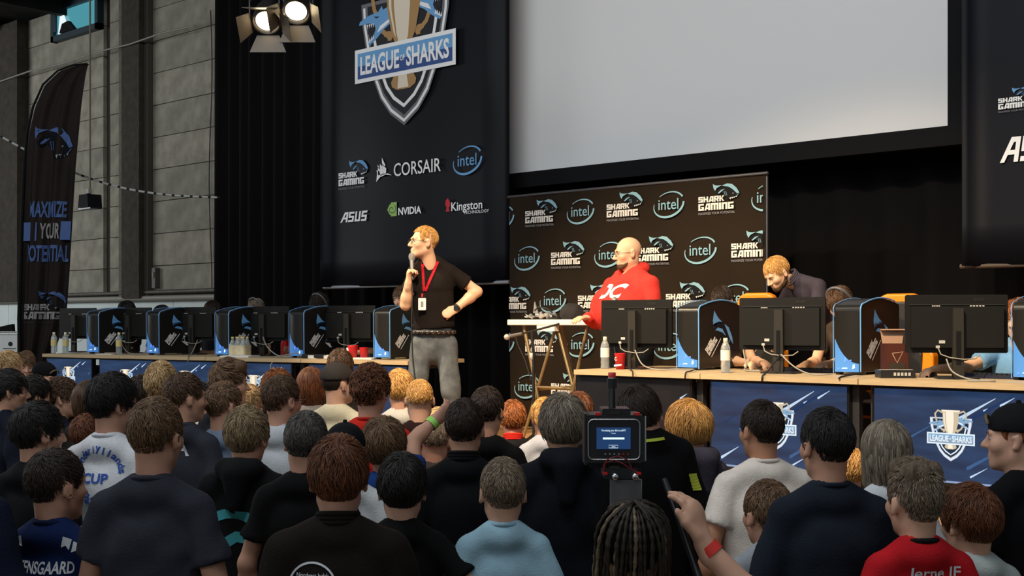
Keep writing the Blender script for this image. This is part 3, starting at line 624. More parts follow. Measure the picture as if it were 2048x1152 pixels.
def tv(row, px0, px1, label, dim=False, d=.04):
    t0, t1 = row.t(px0, d), row.t(px1, d); c = row.p((t0 + t1) / 2, d); w_ = t1 - t0; h_ = w_ * .585
    e = empty('television', (c.x, c.y, STG), row.a, label=label, cat='television', group='televisions under the desks'); zt = .74 - .04; zb = zt - h_
    MB().rbox((0, .035, (zt + zb) / 2), (w_, .05, h_), .008, ax=1).obj('housing', M_bez, e)
    iw, ih = w_ - .03, h_ - .035; o = MB().box((0, 0, 0), (iw, .004, ih)).obj('picture', M_tvd if dim else M_tv, e, (0, .008, (zt + zb) / 2 + .003))
    mb = MB()
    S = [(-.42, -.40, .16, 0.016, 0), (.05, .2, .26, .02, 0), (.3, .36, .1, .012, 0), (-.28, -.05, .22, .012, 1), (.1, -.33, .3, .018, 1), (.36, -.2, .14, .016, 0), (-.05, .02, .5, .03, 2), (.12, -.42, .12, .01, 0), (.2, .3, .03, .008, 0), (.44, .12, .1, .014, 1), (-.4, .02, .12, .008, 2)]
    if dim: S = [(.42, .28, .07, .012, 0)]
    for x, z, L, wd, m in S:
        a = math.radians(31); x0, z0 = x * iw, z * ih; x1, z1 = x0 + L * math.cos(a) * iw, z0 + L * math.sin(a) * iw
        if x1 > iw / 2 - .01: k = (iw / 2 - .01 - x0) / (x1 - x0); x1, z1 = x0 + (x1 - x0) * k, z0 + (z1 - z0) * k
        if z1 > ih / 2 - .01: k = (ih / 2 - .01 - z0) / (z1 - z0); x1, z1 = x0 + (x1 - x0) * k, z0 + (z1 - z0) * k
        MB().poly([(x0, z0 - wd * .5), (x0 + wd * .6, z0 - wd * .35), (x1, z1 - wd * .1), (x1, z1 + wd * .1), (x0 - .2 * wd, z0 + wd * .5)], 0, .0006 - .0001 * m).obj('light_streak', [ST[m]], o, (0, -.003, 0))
    if not dim:
        mb = MB(); emblem(mb, 0.0, -.02 * ih, .29 * w_, off=.0004); mb.obj('screen_emblem', EMBS, o, (0, -.004, 0))
        mb = MB(); mb.poly(R4(-iw / 2, -ih / 2, iw / 2, -ih / 2 + .012), 0, .0002); mb.obj('news_ticker', [glow('tick', hexc('a8c0ec'), .7)], o, (0, -.0025, 0))
    for sx in (-.3, .3): MB().prism([(sx * w_ - .03, 0), (sx * w_ + .03, 0), (sx * w_ + .015, zb + .01), (sx * w_ - .015, zb + .01)], .0, .2).obj('foot', M_bez, e)
    return e
for a, b, l in ((91, 183, 'leftmost television under the far desks beside the feather flag'), (197, 306, 'second television from the flag under the far desks'), (312, 427, 'third television from the flag mostly behind the blond undercut boy'),
                (433, 583, 'fourth television from the flag behind the quiffed boy'), (615, 815, 'rightmost television of the far row left of the standing speaker')): tv(RL, a, b, l)
tv(RR, 1150, 1382, 'dim television with one streak behind the video camera', True); tv(RR, 1418, 1697, 'bright emblem television left of the gap between near desks'); tv(RR, 1743, 2074, 'large emblem television at the right edge')

# ------------------------------------------------------------------ gaming computers
M_case = mat('case_black', (0.011, 0.0105, 0.010), .35, .5); M_cfront = mat('case_front', (0.014, 0.0125, 0.010), .35, .4); M_cblue = mat('case_blue', hexc('6aa2d6'), .4, .5, emit=.04, ecol=hexc('5590d0'))
M_clit = mat('case_lit_panel', hexc('4d86c8'), .35, .5, emit=.32, ecol=hexc('3f78c0')); M_led = mat('case_led', (.6, .8, 1), .3, emit=1.3, ecol=(.65, .85, 1.0)); M_ledb = mat('case_led_blue', (.1, .2, 1), .3, emit=1.0, ecol=(.12, .25, 1.0))
CW, CD, CH = .190, .58, .50
def case_profile(k=0.0):
    P = [(0, .015 - k), (0 - k, .40)]
    for i in range(7):
        t = i / 6 * math.pi / 2; P.append((.05 - .05 * math.cos(t) - k, .42 + .045 * math.sin(t) + k))
    for i in range(1, 9): u = i / 8; P.append((.05 + (CD - .06) * u, .465 + .04 * math.sin(math.pi * min(1, u * .95 + .02)) ** .9 + k - .0 * u))
    P += [(CD, .455 + k), (CD, .015 - k)]; return P
def pc(name_, loc_, rz, label):
    e = empty('gaming_computer', loc_, rz, label=label, cat='computer', group='gaming computers on the desks')
    P = case_profile(); M = Matrix(((0, 1, 0, 0), (1, 0, 0, 0), (0, 0, 1, 0), (0, 0, 0, 1)))   # (x,z) outline -> (y,z), extrude along x
    mb = MB(); mb.prism([(a, b) for a, b in P], -CW / 2, CW / 2, 0, M); o = bevel(mb.obj('case_body', M_case, e), .008, 2, 50)
    # convex front skin in the x direction
    n = 12; v = []; zs = [.03 + .39 * i / 10 for i in range(11)]
    fr = MB()
    for z in zs:
        for i in range(n + 1):
            u = -1 + 2 * i / n; v.append((u * (CW / 2 - .012), -.022 * (1 - u * u) - .004 - .0 * z, z))
    fr.add(v, [(i + j * (n + 1), i + 1 + j * (n + 1), i + 1 + (j + 1) * (n + 1), i + (j + 1) * (n + 1)) for j in range(10) for i in range(n)], 0, True); fr.obj('front_panel', M_cfront, e)
    # lit lower corner with curved upper edge
    fl_ = MB(); v = []
    for i in range(n + 1):
        u = -1 + 2 * i / n; q = (u + 1) / 2; zt = .075 + .165 * (1 - q) ** 1.9
        for z in (.02, .02 + (zt - .02) * .5, zt): v.append((u * (CW / 2 - .010), -.022 * (1 - u * u) - .0065, z))
    fl_.add(v, [(3 * i + k, 3 * i + 3 + k, 3 * i + 4 + k, 3 * i + 1 + k) for i in range(n) for k in range(2)], 0, True); lp = fl_.obj('lit_corner', M_clit, e)
    for x, z, w_, h_, m in ((-.0, .10, .012, .035, 1), (-.005, .045, .04, .008, 0), (.055, .055, .016, .03, 0), (-.05, .04, .014, .012, 1), (.035, .095, .014, .012, 1)):
        u = x / (CW / 2); MB().prism([(x - w_ / 2, z - h_ / 2), (x + w_ / 2, z - h_ / 2 * .6), (x + w_ / 2 * .8, z + h_ / 2), (x - w_ / 2 * .6, z + h_ / 2 * .8)], -.022 * (1 - u * u) - .009, -.022 * (1 - u * u) - .006).obj('led', M_led if m == 0 else M_ledb, lp)
    for sx in (-1, 1):
        pts = [(sx * (CW / 2 + .001), a - .004, b) for a, b in case_profile(.004)[:16] if True]
        MB().tube(pts, .0050 if sx > 0 else .003, 6).obj('light_strip', M_cblue, e)
    # sticker on the right side panel
    sd = MB(); MS = Matrix.Translation((CW / 2 + .0015, 0, 0)) @ Matrix.Rotation(math.pi / 2, 4, 'Z') @ Matrix.Diagonal((1.22, 1, 1.08, 1))
    X0, Z0 = .17, .21
    sd.poly([(.16, .40), (.145, .33), (.155, .285), (.20, .31), (.26, .315), (.21, .345), (.18, .375)], 1, .001, MS)
    sd.poly([(.13, .285), (.16, .31), (.21, .325), (.27, .32), (.32, .28), (.36, .20), (.39, .12), (.40, .06), (.36, .045), (.33, .10), (.30, .18), (.26, .26), (.20, .295), (.16, .29)], 2, .001, MS)
    sd.poly([(.27, .31), (.32, .285), (.36, .22), (.37, .17), (.33, .21), (.30, .265)], 1, .0016, MS)
    sd.poly([(.17, .265), (.20, .285), (.25, .275), (.29, .225), (.25, .25), (.20, .262)], 1, .0016, MS)
    sd.poly([(.25, .135), (.30, .10), (.36, .05), (.39, .05), (.34, .08), (.31, .13)], 0, .0016, MS); sd.poly([(.30, .09), (.34, .06), (.37, .055), (.33, .09)], 2, .002, MS)
    for k in range(3): sd.poly([(.255 + .018 * k, .15 + .004 * k), (.262 + .018 * k, .15 + .004 * k), (.30 + .018 * k, .205 - .004 * k), (.293 + .018 * k, .205 - .004 * k)], 1, .0016, MS)
    r_ = math.radians(50); block_text(sd, 'SHARK', .085, .115, .10, .034, 0, .0016, MS, r_); block_text(sd, 'GAmInG', .108, .095, .135, .040, 0, .0016, MS, r_); sd.poly(xf(R4(0, 0, .16, .006), .132, .085, 1, r_), 0, .0016, MS)
    sd.obj('side_sticker', [M_white, M_cblue, mat('sticker_dark', (.004, .006, .014), .4)], e)
    for sx in (-1, 1):
        for yy in (.05, .52): MB().box((sx * .08, yy, .008), (.03, .05, .016)).obj('foot', M_black, e)
    return e
LC = [(175, 'leftmost gaming computer of the far row nearest the flag'), (294, 'second gaming computer from the flag in the far row'), (431, 'third gaming computer from the flag behind a wrapped bottle pack'), (579, 'fourth gaming computer from the flag with a red cord hanging over it'), (748, 'gaming computer partly hidden by the standing speaker')]
proto = None
def place_pc(row, px, d, label, dyaw=0):
    global proto
    p = row.at(px, d) + row.e * (CW / 2)
    if proto is None: proto = o = pc('', (0, 0, 0), 0, label)
    else: o = copy_tree(proto)
    o.location = (p.x, p.y, DZ); o.rotation_euler = (0, 0, row.a + dyaw); o['label'] = label; return o
for px, l in LC: place_pc(RL, px, .28, l)
place_pc(RR, 1354, .48, 'gaming computer beside the red-hooded man with a water bottle in front'); place_pc(RR, 1668, .48, 'gaming computer with an open brown box standing before it'); place_pc(RR, 2024, .48, 'gaming computer cut by the right edge')

# ------------------------------------------------------------------ monitors seen from behind
M_mon = mat('monitor_back', (0.0085, 0.0078, 0.0065), .45, .3); M_mon2 = mat('monitor_stand', (0.024, 0.021, 0.016), .45, .4); M_lab = mat('paper_label', (.45, .44, .40), .7)
def monitor(label):
    e = empty('monitor', (0, 0, 0), 0, label=label, cat='monitor', group='monitors on the desks')
    hd = MB(); hd.rbox((0, .03, .335), (.60, .022, .355), .012, ax=1); pn = hd.obj('panel', M_mon, e)
    MB().prism([(-.27, .19), (.27, .19), (.27, .44), (-.27, .44)], -.012, .02).obj('rear_housing', M_mon, e)
    MB().box((0, .016, .452), (.56, .006, .005)).obj('seam', M_mon2, pn)
    MB().box((0, .044, .335), (.575, .004, .33)).obj('screen_glass', M_bez, pn)
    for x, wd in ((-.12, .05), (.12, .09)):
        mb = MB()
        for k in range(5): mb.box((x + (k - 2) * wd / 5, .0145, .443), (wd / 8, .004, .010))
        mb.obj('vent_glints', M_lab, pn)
    mb = MB(); put_text(mb, 'acer', .10, .475, .07, .018, 0, 0); mb.obj('maker_mark', M_mon2, pn, (0, .0175, 0))
    MB().prism([(-.033, .012), (.033, .012), (.030, .43), (-.030, .43)], -.045, -.013).obj('stand_column', M_mon2, e)
    MB().box((0, -.047, .19), (.026, .004, .2)).obj('cable_slot', M_blackm, e)
    MB().rbox((0, .01, .006), (.25, .20, .012), .05, ax=2, seg=5).obj('stand_base', M_black, e)
    MB().box((-.09, -.014, .225), (.035, .005, .018)).obj('label_sticker', M_lab, e); MB().box((-.115, -.014, .195), (.022, .012, .016)).obj('plug', M_lab, e)
    MB().tube([(-.115, -.02, .19), (-.10, -.03, .15), (-.05, -.05, .13), (.03, -.055, .12), (.10, -.04, .125), (.13, -.02, .15)], .004, 6).obj('cable', M_cablew, e)
    return e
mproto = None
def place_mon(row, px, d, label, dyaw):
    global mproto
    p = row.at(px, d)
    if mproto is None: mproto = o = monitor(label)
    else: o = copy_tree(mproto)
    o.location = (p.x, p.y, DZ); o.rotation_euler = (0, 0, row.a + math.radians(dyaw)); o['label'] = label
for px, l, dy in ((152, 'leftmost monitor beside the feather flag', 2), (260, 'monitor back between the first and second far computers', 2), (387, 'monitor back between the second and third far computers', 4), (528, 'monitor back behind the bottle pack on the far desks', 6), (697, 'monitor back directly left of the computer by the speaker', 4)): place_mon(RL, px, .62, l, dy)
for px, l, dy in ((1269, 'monitor back beside the red cola cup', 6), (1561, 'monitor back below the bending man', 10), (1914, 'monitor back at the right end turned toward the camera', 33)): place_mon(RR, px, .40, l, dy)

# ------------------------------------------------------------------ things on the desks
M_water = mat('bottle_plastic', (.75, .80, .80), .12, .5, trans=.75); M_lbl = mat('bottle_label', hexc('e6dfcf'), .6); M_lbly = mat('bottle_label_yellow', hexc('c9b878'), .6); M_capw = mat('cap_cream', hexc('d8cfae'), .5)
def bottle(x, y, z, label, lab=M_lbl, s=1.0):
    e = empty('water_bottle', (x, y, z), 0, label=label, cat='bottle', group='water bottles on the desks')
    pr = [(0, .0), (.030, .0), (.033, .01), (.031, .03), (.033, .05), (.031, .07), (.033, .09), (.033, .16), (.030, .18), (.018, .205), (.0125, .215), (.0125, .225)]
    MB().lathe([(a * s, b * s) for a, b in pr], 16).obj('bottle_body', M_water, e)
    MB().lathe([(.0338 * s, .085 * s), (.0338 * s, .155 * s)], 16).obj('paper_label', lab, e)
    MB().lathe([(0, .238 * s), (.014 * s, .238 * s), (.015 * s, .222 * s), (.015 * s, .214 * s)], 14).obj('cap', M_capw, e); return e
def on(row, px, d): p = row.at(px, d); return p.x, p.y
x, y = on(RR, 1210, .28); bottle(x, y, DZ, 'water bottle beside the red cola cup', s=1.0)
x, y = on(RR, 1451, .22); bottle(x, y, DZ, 'water bottle in front of the gaming computer with the fish sticker')
x, y = on(RL, 108, .14); bottle(x, y, DZ, 'yellow-labelled bottle nearest the flag', M_lbly); x, y = on(RL, 131, .14); bottle(x, y, DZ, 'yellow-labelled bottle beside the leftmost monitor', M_lbly)
x, y = on(RL, 238, .25); bottle(x, y, DZ, 'yellow-labelled bottle before the leftmost gaming computer', M_lbly)
x, y = on(RL, 480, .32); e = empty('bottle_pack', (x, y, DZ), .3, label='plastic-wrapped pack of water bottles on the far desk', cat='bottle pack')
for i in range(3):
    for j in range(2):
        pr = [(0, 0), (.030, 0), (.032, .02), (.032, .12), (.018, .165), (.011, .175), (.011, .185), (0, .185)]; MB().lathe(pr, 12, c=(-.066 + .066 * i, -.033 + .066 * j, 0)).obj('bottle', M_water, e)
        MB().lathe([(0, .20), (.014, .20), (.014, .183)], 10, c=(-.066 + .066 * i, -.033 + .066 * j, 0)).obj('cap', M_lbly, e)
MB().rbox((0, 0, .062), (.205, .14, .105), .03, ax=2).obj('wrapper', mat('pack_wrapper', hexc('d9c9a4'), .35, noise=.25, nscale=12), e)
x, y = on(RR, 1240, .26); e = empty('cola_cup', (x, y, DZ), .2, label='red paper cola cup on the near desk', cat='cup')
MB().lathe([(0, .002), (.030, 0), (.041, .115), (.043, .118), (.040, .118), (.029, .006)], 20).obj('cup_body', M_red, e)
mb = MB(); put_text(mb, 'Coca', -.022, .065, .05, .026, 0, .0); o = mb.obj('lettering', M_white, e, (0.0, -.040, 0)); o.rotation_euler = (-.1, 0, .5); MB().prism([(-.03, .02), (.03, .03), (.03, .04), (-.03, .035)], -.0375, -.036).obj('white_wave', M_white, e)
x, y = on(RL, 706, .30); e = empty('paper_cup', (x, y, DZ), 0, label='red and white paper cup with a crushed rim on the far desk', cat='cup'); MB().lathe([(0, 0), (.035, 0), (.05, .12), (.048, .13), (.045, .12)], 16).obj('cup_body', M_red, e); MB().box((-.03, -.038, .07), (.03, .01, .07)).obj('white_patch', M_white, e); MB().lathe([(0, 0), (.032, .0), (.045, .11)], 16, c=(.1, .05, 0)).obj('second_cup', M_red, e)
# open brown box on a flat black box
x, y = on(RR, 1790, .30); e = empty('black_box', (x, y, DZ), math.radians(38), label='flat black retail box with white lettering under the brown box', cat='box')
MB().box((0, 0, .025), (.21, .16, .05)).obj('box_body', M_black, e)
for k in range(5): MB().box((-.02 + .022 * k, -.081, .025), (.014, .003, .02)).obj('lettering', M_lab, e)
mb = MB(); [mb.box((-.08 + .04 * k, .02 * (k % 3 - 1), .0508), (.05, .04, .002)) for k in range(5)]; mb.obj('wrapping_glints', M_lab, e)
x, y = on(RR, 1789, .42); e = empty('cardboard_box', (x, y, DZ), math.radians(38), label='dark brown cardboard box with its lid flap standing open', cat='box')
M_bx = mat('box_brown', hexc('4a241a'), .5, .3); M_bxi = mat('box_inside', hexc('b08a70'), .6)
for c, d in (((-.07, 0, .105), (.006, .13, .21)), ((.07, 0, .105), (.006, .13, .21)), ((0, -.065, .105), (.14, .006, .21)), ((0, .065, .105), (.14, .006, .21)), ((0, 0, .004), (.14, .13, .008))): MB().box(c, d).obj('box_side', M_bx, e)
MB().prism([(-.062, .21), (.062, .21), (.075, .30), (-.075, .30)], .06, .066).obj('lid_flap', M_bxi, e); MB().prism([(-.075, .295), (.075, .295), (.075, .302), (-.075, .302)], .03, .066).obj('flap_lip', M_bxi, e)
mb = MB(); strip(mb, [(-.03, .15), (.035, .16), (.0, .09), (-.03, .15)], .006, 0, .0); mb.obj('printed_mark', M_bxi, e, (0, -.0695, 0)); MB().box((-.0, -.069, .06), (.10, .004, .06)).obj('label_panel', mat('box_panel', hexc('33281c'), .5), e)
# power strip, papers, keyboards, mice, cables
x, y = on(RL, 628, .22); e = empty('power_strip', (x, y, DZ), RL.a, label='black power strip on the far desk edge', cat='power strip'); MB().rbox((0, 0, .02), (.26, .06, .04), .01, ax=0).obj('strip_body', M_black, e)
for k in range(4): MB().lathe([(.018, 0), (.014, -.004), (.0, -.004)], 12, c=(-.09 + .06 * k, 0, .041)).obj('socket', M_mon2, e)
MB().tube([(-.13, 0, .02), (-.2, -.03, .05), (-.28, -.1, .03), (-.33, -.17, .01), (-.34, -.235, -.06), (-.34, -.24, -.3)], .006, 6).obj('cable', M_cablew, e)
def paper(row, px, d, wd, dp, label, hz=.006, m=None):
    x, y = on(row, px, d); e = empty('paper_sheet', (x, y, DZ), row.a + .15, label=label, cat='paper'); MB().box((0, 0, hz / 2), (wd, dp, hz)).obj('sheet', m or mat('paper_white', (.75, .73, .68), .7), e); MB().box((.02, .02, hz + .001), (wd * .9, dp * .8, .002)).obj('top_sheet', m or mat('paper_white2', (.68, .66, .62), .7), e)
paper(RL, 216, .2, .22, .14, 'crumpled white paper before the leftmost gaming computer'); paper(RL, 480, .16, .34, .2, 'white tray under the bottle pack', .015); paper(RL, 652, .3, .28, .2, 'white paper sheet behind the power strip', .03); paper(RL, 727, .26, .26, .16, 'white paper sheet next to the crushed cup', .012)
def keyboard(row, px, d, label, wd=.44):
    x, y = on(row, px, d); e = empty('keyboard', (x, y, DZ), row.a + math.radians(4), label=label, cat='keyboard', group='keyboards on the desks'); MB().rbox((0, 0, .012), (wd, .15, .024), .01, ax=2).obj('keyboard_body', mat('kb', (.01, .012, .03), .4), e)
    km = MB().box((0, 0, .027), (.022, .024, .008)).mesh('key', [M_black])
    for i in range(14):
        for j in range(4): mobj('key', km, None, e, ((i - 6.5) * .03, (j - 1.5) * .033, 0))
keyboard(RR, 1610, .72, 'dark keyboard under the bending man'); keyboard(RR, 1990, .62, 'dark keyboard at the right end of the near desk'); keyboard(RL, 712, .75, 'keyboard on the far desk beside the speaker'); 
def mouse(row, px, d, label):
    x, y = on(row, px, d); e = empty('computer_mouse', (x, y, DZ), row.a, label=label, cat='mouse'); f_ = []
    MB().lathe([(.0, .035), (.015, .034), (.027, .026), (.032, .012), (.032, 0)], 16, M=Matrix.Diagonal((1, 1.7, 1, 1))).obj('mouse_body', M_black, e); MB().box((0, .03, .033), (.006, .02, .006)).obj('wheel', M_mon2, e)
mouse(RR, 1863, .52, 'black mouse under a hand at the right end')
def cable(pts, m, label, r=.006, k=1):
    P = [Vector(p) for p in pts]; out = []
    for i in range(len(P) - 1):
        p0, p1, p2, p3 = P[max(i - 1, 0)], P[i], P[i + 1], P[min(i + 2, len(P) - 1)]
        for j in range(6):
            t = j / 6; out.append(.5 * ((2 * p1) + (p2 - p0) * t + (2 * p0 - 5 * p1 + 4 * p2 - p3) * t * t + (3 * p1 - p0 - 3 * p2 + p3) * t ** 3))
    out.append(P[-1]); return tag(MB().tube(out, r, 6).obj('cable', m), label, 'cable')
def d3(row, px, d, dz=0.012): p = row.at(px, d); return (p.x, p.y, DZ + dz)
M_cabr = mat('cable_red', hexc('8a2020'), .5)
cable([d3(RL, 628, .7, .5), d3(RL, 626, .42, .46), d3(RL, 612, .40, .3), d3(RL, 590, .38, .16), d3(RL, 572, .36, .08), d3(RL, 562, .30, .01)], M_cabr, 'thin red cord hanging over the fourth gaming computer', .005)
cable([d3(RL, 526, .38, .2), d3(RL, 535, .3, .10), d3(RL, 556, .25, .02), d3(RL, 585, .2)], M_cablew, 'pale cable trailing from the monitor behind the bottle pack', .006)
cable([d3(RL, 240, .35, .15), d3(RL, 250, .3, .05), d3(RL, 262, .28, .01), d3(RL, 285, .2)], M_cablew, 'pale cable between the first two far computers', .005)
cable([d3(RL, 395, .38, .16), d3(RL, 386, .3, .05), d3(RL, 380, .2, .01), d3(RL, 376, -.012, .0), d3(RL, 376, -.015, -.05)], M_cablew, 'pale cable over the edge of the far desk by the quiffed boy', .005)
cable([d3(RR, 1270, .34, .14), d3(RR, 1285, .26, .04), d3(RR, 1315, .22, .008), d3(RR, 1350, .3), d3(RR, 1390, .35)], M_cablew, 'pale cable from the monitor by the cola cup toward the computer', .005)
cable([d3(RR, 1262, .34, .12), d3(RR, 1258, .2, .03), d3(RR, 1262, .06, .008), d3(RR, 1265, -.012, .0), d3(RR, 1266, -.012, -.034)], M_cable, 'black cable dropping over the desk edge near the cola cup', .005)
cable([d3(RR, 1560, .34, .13), d3(RR, 1545, .22, .06), d3(RR, 1530, .08, .008), d3(RR, 1525, -.012, .0), d3(RR, 1524, -.012, -.034)], M_cable, 'black cable dropping over the desk edge below the bending man', .006)
cable([d3(RR, 1562, .33, .13), d3(RR, 1590, .26, .05), d3(RR, 1625, .22, .008), d3(RR, 1665, .3)], M_cablew, 'pale cable from the monitor below the bending man', .005)
cable([d3(RR, 1722, .4, .02), d3(RR, 1700, .2, .012), d3(RR, 1684, .05, .008), d3(RR, 1678, -.012, .0)], M_cable, 'black cable before the computer with the brown box', .006)
cable([d3(RR, 1893, .33, .12), d3(RR, 1905, .24, .05), d3(RR, 1940, .2, .01), d3(RR, 1990, .12, .008), d3(RR, 1960, .06, .008), d3(RR, 1935, .03, .008)], M_cablew, 'pale cable looping before the right-end monitor', .005)
cable([d3(RR, 1392, .4, .02), d3(RR, 1385, .15, .012), d3(RR, 1374, .02, .008), d3(RR, 1371, -.012, .0), d3(RR, 1370, -.012, -.034)], M_cable, 'black cable over the desk edge under the near-left computer', .005)
cable([d3(RR, 1490, .62, .26), d3(RR, 1487, .6, .15), d3(RR, 1493, .58, .04), d3(RR, 1490, .5), d3(RR, 1520, .45)], M_cablew, 'bundle cable hanging behind the near computer by the orange chair', .006)

# ------------------------------------------------------------------ folding table with bag and cap, microphone stand
M_tw = mat('table_white', (.72, .69, .62), .5); M_brass = mat('beige_tube', hexc('8f7a56'), .35, metal=.5)
TY = 8.05; q0, q1 = at_y(1010, 643, TY), at_y(1196, 643, TY); tw = q1.x - q0.x; th = EYE - STG + .03
e = empty('folding_table', ((q0.x + q1.x) / 2, TY + .33, STG), 0, label='tall white folding table with crossed beige tube legs', cat='table')
bevel(MB().rbox((0, 0, th - .025), (tw, .66, .05), .05, ax=2, seg=4).obj('tabletop', M_tw, e), .008)
for sx in (-1, 1):
    x0 = sx * (tw / 2 - .16)
    MB().tube([(x0, -.26, th - .05), (x0 - sx * .30, -.28, 0.01)], .016, 8).obj('leg', M_brass, e); MB().tube([(x0, .26, th - .05), (x0 - sx * .30, .28, 0.01)], .016, 8).obj('leg', M_brass, e)
    MB().tube([(x0 - sx * .36, -.24, th - .05), (x0 + sx * .02, -.27, 0.01)], .014, 8).obj('cross_leg', M_brass, e)
    MB().tube([(x0 - sx * .16, -.27, .5), (x0 - sx * .16, .27, .5)], .012, 8).obj('brace', M_brass, e)
MB().tube([(-tw / 2 + .3, -.27, .52), (tw / 2 - .3, -.27, .52)], .013, 8).obj('stretcher', M_brass, e)
MB().box((-.05, -.3, th - .075), (.2, .06, .05)).obj('latch_block', M_tw, e)
tz = STG + th
# ------------------------------------------------------------------ smooth solids: signed distance fields turned into meshes
class SDF:
    def __init__(s, lo, hi, h):
        s.h = h; s.lo = np.array(lo, float); n = np.ceil((np.array(hi, float) - s.lo) / h).astype(int) + 1; s.n = n
        s.ax = [(s.lo[i] + h * np.arange(n[i])).astype(np.float32) for i in range(3)]; s.d = np.full(tuple(n), .25, np.float32)
        s.X, s.Y, s.Z = s.ax[0][:, None, None], s.ax[1][None, :, None], s.ax[2][None, None, :]
    def _box(s, lo, hi):
        sl = []
        for i in range(3):
            a = max(0, int(math.floor((lo[i] - s.lo[i]) / s.h))); b = min(s.n[i], int(math.ceil((hi[i] - s.lo[i]) / s.h)) + 1)
            if b <= a: return None
            sl.append(slice(a, b))
        return tuple(sl)
    def _put(s, sl, di, k, mode):
        d = s.d[sl]
        if mode == 'u':
            h = np.clip(.5 + .5 * (d - di) / k, 0, 1); s.d[sl] = d + (di - d) * h - k * h * (1 - h)
        elif mode == 's':
            h = np.clip(.5 - .5 * (d + di) / k, 0, 1); s.d[sl] = d + (-di - d) * h + k * h * (1 - h)
    def cone(s, a, b, ra, rb, k=.02, flat=None, mode='u', pad=.06):
        a = np.array(a, float); b = np.array(b, float); r = max(ra, rb) + pad
        sl = s._box(np.minimum(a, b) - r, np.maximum(a, b) + r)
        if sl is None: return s
        x, y, z = s.ax[0][sl[0]][:, None, None] - a[0], s.ax[1][sl[1]][None, :, None] - a[1], s.ax[2][sl[2]][None, None, :] - a[2]
        ab = b - a; L2 = max(float(ab @ ab), 1e-9); t = np.clip((x * ab[0] + y * ab[1] + z * ab[2]) / L2, 0, 1)
        qx, qy, qz = x - t * ab[0], y - t * ab[1], z - t * ab[2]; q2 = qx * qx + qy * qy + qz * qz
        if flat is not None:
            n, f_ = flat; dn = qx * n[0] + qy * n[1] + qz * n[2]; q2 = q2 + dn * dn * (1 / (f_ * f_) - 1)
        s._put(sl, (np.sqrt(q2) - (ra + (rb - ra) * t)).astype(np.float32), k, mode); return s
    def ell(s, c, r, R=None, k=.02, mode='u', pad=.05):
        c = np.array(c, float); r = np.array(r, float); m = float(r.max()) + pad; sl = s._box(c - m, c + m)
        if sl is None: return s
        x, y, z = s.ax[0][sl[0]][:, None, None] - c[0], s.ax[1][sl[1]][None, :, None] - c[1], s.ax[2][sl[2]][None, None, :] - c[2]
        if R is not None:
            R = np.array(R); x, y, z = x * R[0, 0] + y * R[1, 0] + z * R[2, 0], x * R[0, 1] + y * R[1, 1] + z * R[2, 1], x * R[0, 2] + y * R[1, 2] + z * R[2, 2]
        k0 = np.sqrt((x / r[0]) ** 2 + (y / r[1]) ** 2 + (z / r[2]) ** 2); k1 = np.sqrt((x / r[0] ** 2) ** 2 + (y / r[1] ** 2) ** 2 + (z / r[2] ** 2) ** 2) + 1e-9
        s._put(sl, (k0 * (k0 - 1) / k1).astype(np.float32), k, mode); return s
    def cut(s, g): s.d = np.maximum(s.d, g.astype(np.float32)); return s       # keep where g < 0
    def surf(s):
        d = s.d; ins = d < 0; c = np.zeros(tuple(np.array(d.shape) - 1), np.int8)
        for i in (0, 1):
            for j in (0, 1):
                for k in (0, 1): c += ins[i:d.shape[0] - 1 + i, j:d.shape[1] - 1 + j, k:d.shape[2] - 1 + k]
        act = (c > 0) & (c < 8); I, J, K = np.nonzero(act)
        if len(I) == 0: return np.zeros((0, 3)), np.zeros((0, 4), int)
        idx = np.full(act.shape, -1, np.int32); idx[I, J, K] = np.arange(len(I))
        V = [d[I + (q & 1), J + (q >> 1 & 1), K + (q >> 2 & 1)] for q in range(8)]; P = np.zeros((len(I), 3), np.float32); N = np.zeros(len(I), np.float32)
        for a in range(8):
            for bit in (1, 2, 4):
                if a & bit: continue
                b = a | bit; va, vb = V[a], V[b]; m = (va < 0) != (vb < 0); t = np.where(m, va / np.where(m, va - vb, 1), 0)
                for ax in range(3):
                    base = (a >> ax) & 1; P[:, ax] += np.where(m, base + (t if (1 << ax) == bit else 0), 0)
                N += m
        P = P / N[:, None] + np.stack([I, J, K], 1); v = s.lo + P * s.h; F_ = []
        for ax in range(3):
            o = [0, 0, 0]; A = [slice(None)] * 3; B = [slice(None)] * 3; A[ax] = slice(0, -1); B[ax] = slice(1, None)
            e = ins[tuple(A)] != ins[tuple(B)]; u, w_ = [q for q in range(3) if q != ax]; Q = list(np.nonzero(e))
            ok = (Q[u] > 0) & (Q[w_] > 0) & (Q[u] < d.shape[u] - 1) & (Q[w_] < d.shape[w_] - 1); Q = [q[ok] for q in Q]; flip = ins[tuple(Q)]
            def g(du, dw):
                T = [q.copy() for q in Q]; T[u] -= du; T[w_] -= dw; return idx[tuple(T)]
            quad = np.stack([g(1, 1), g(0, 1), g(0, 0), g(1, 0)], 1); fl_ = flip if ax != 1 else ~flip
            quad[~fl_] = quad[~fl_][:, ::-1]; F_.append(quad)
        return v, np.concatenate(F_)
    def mesh(s, name):
        v, f_ = s.surf(); return npmesh(name, v, f_)

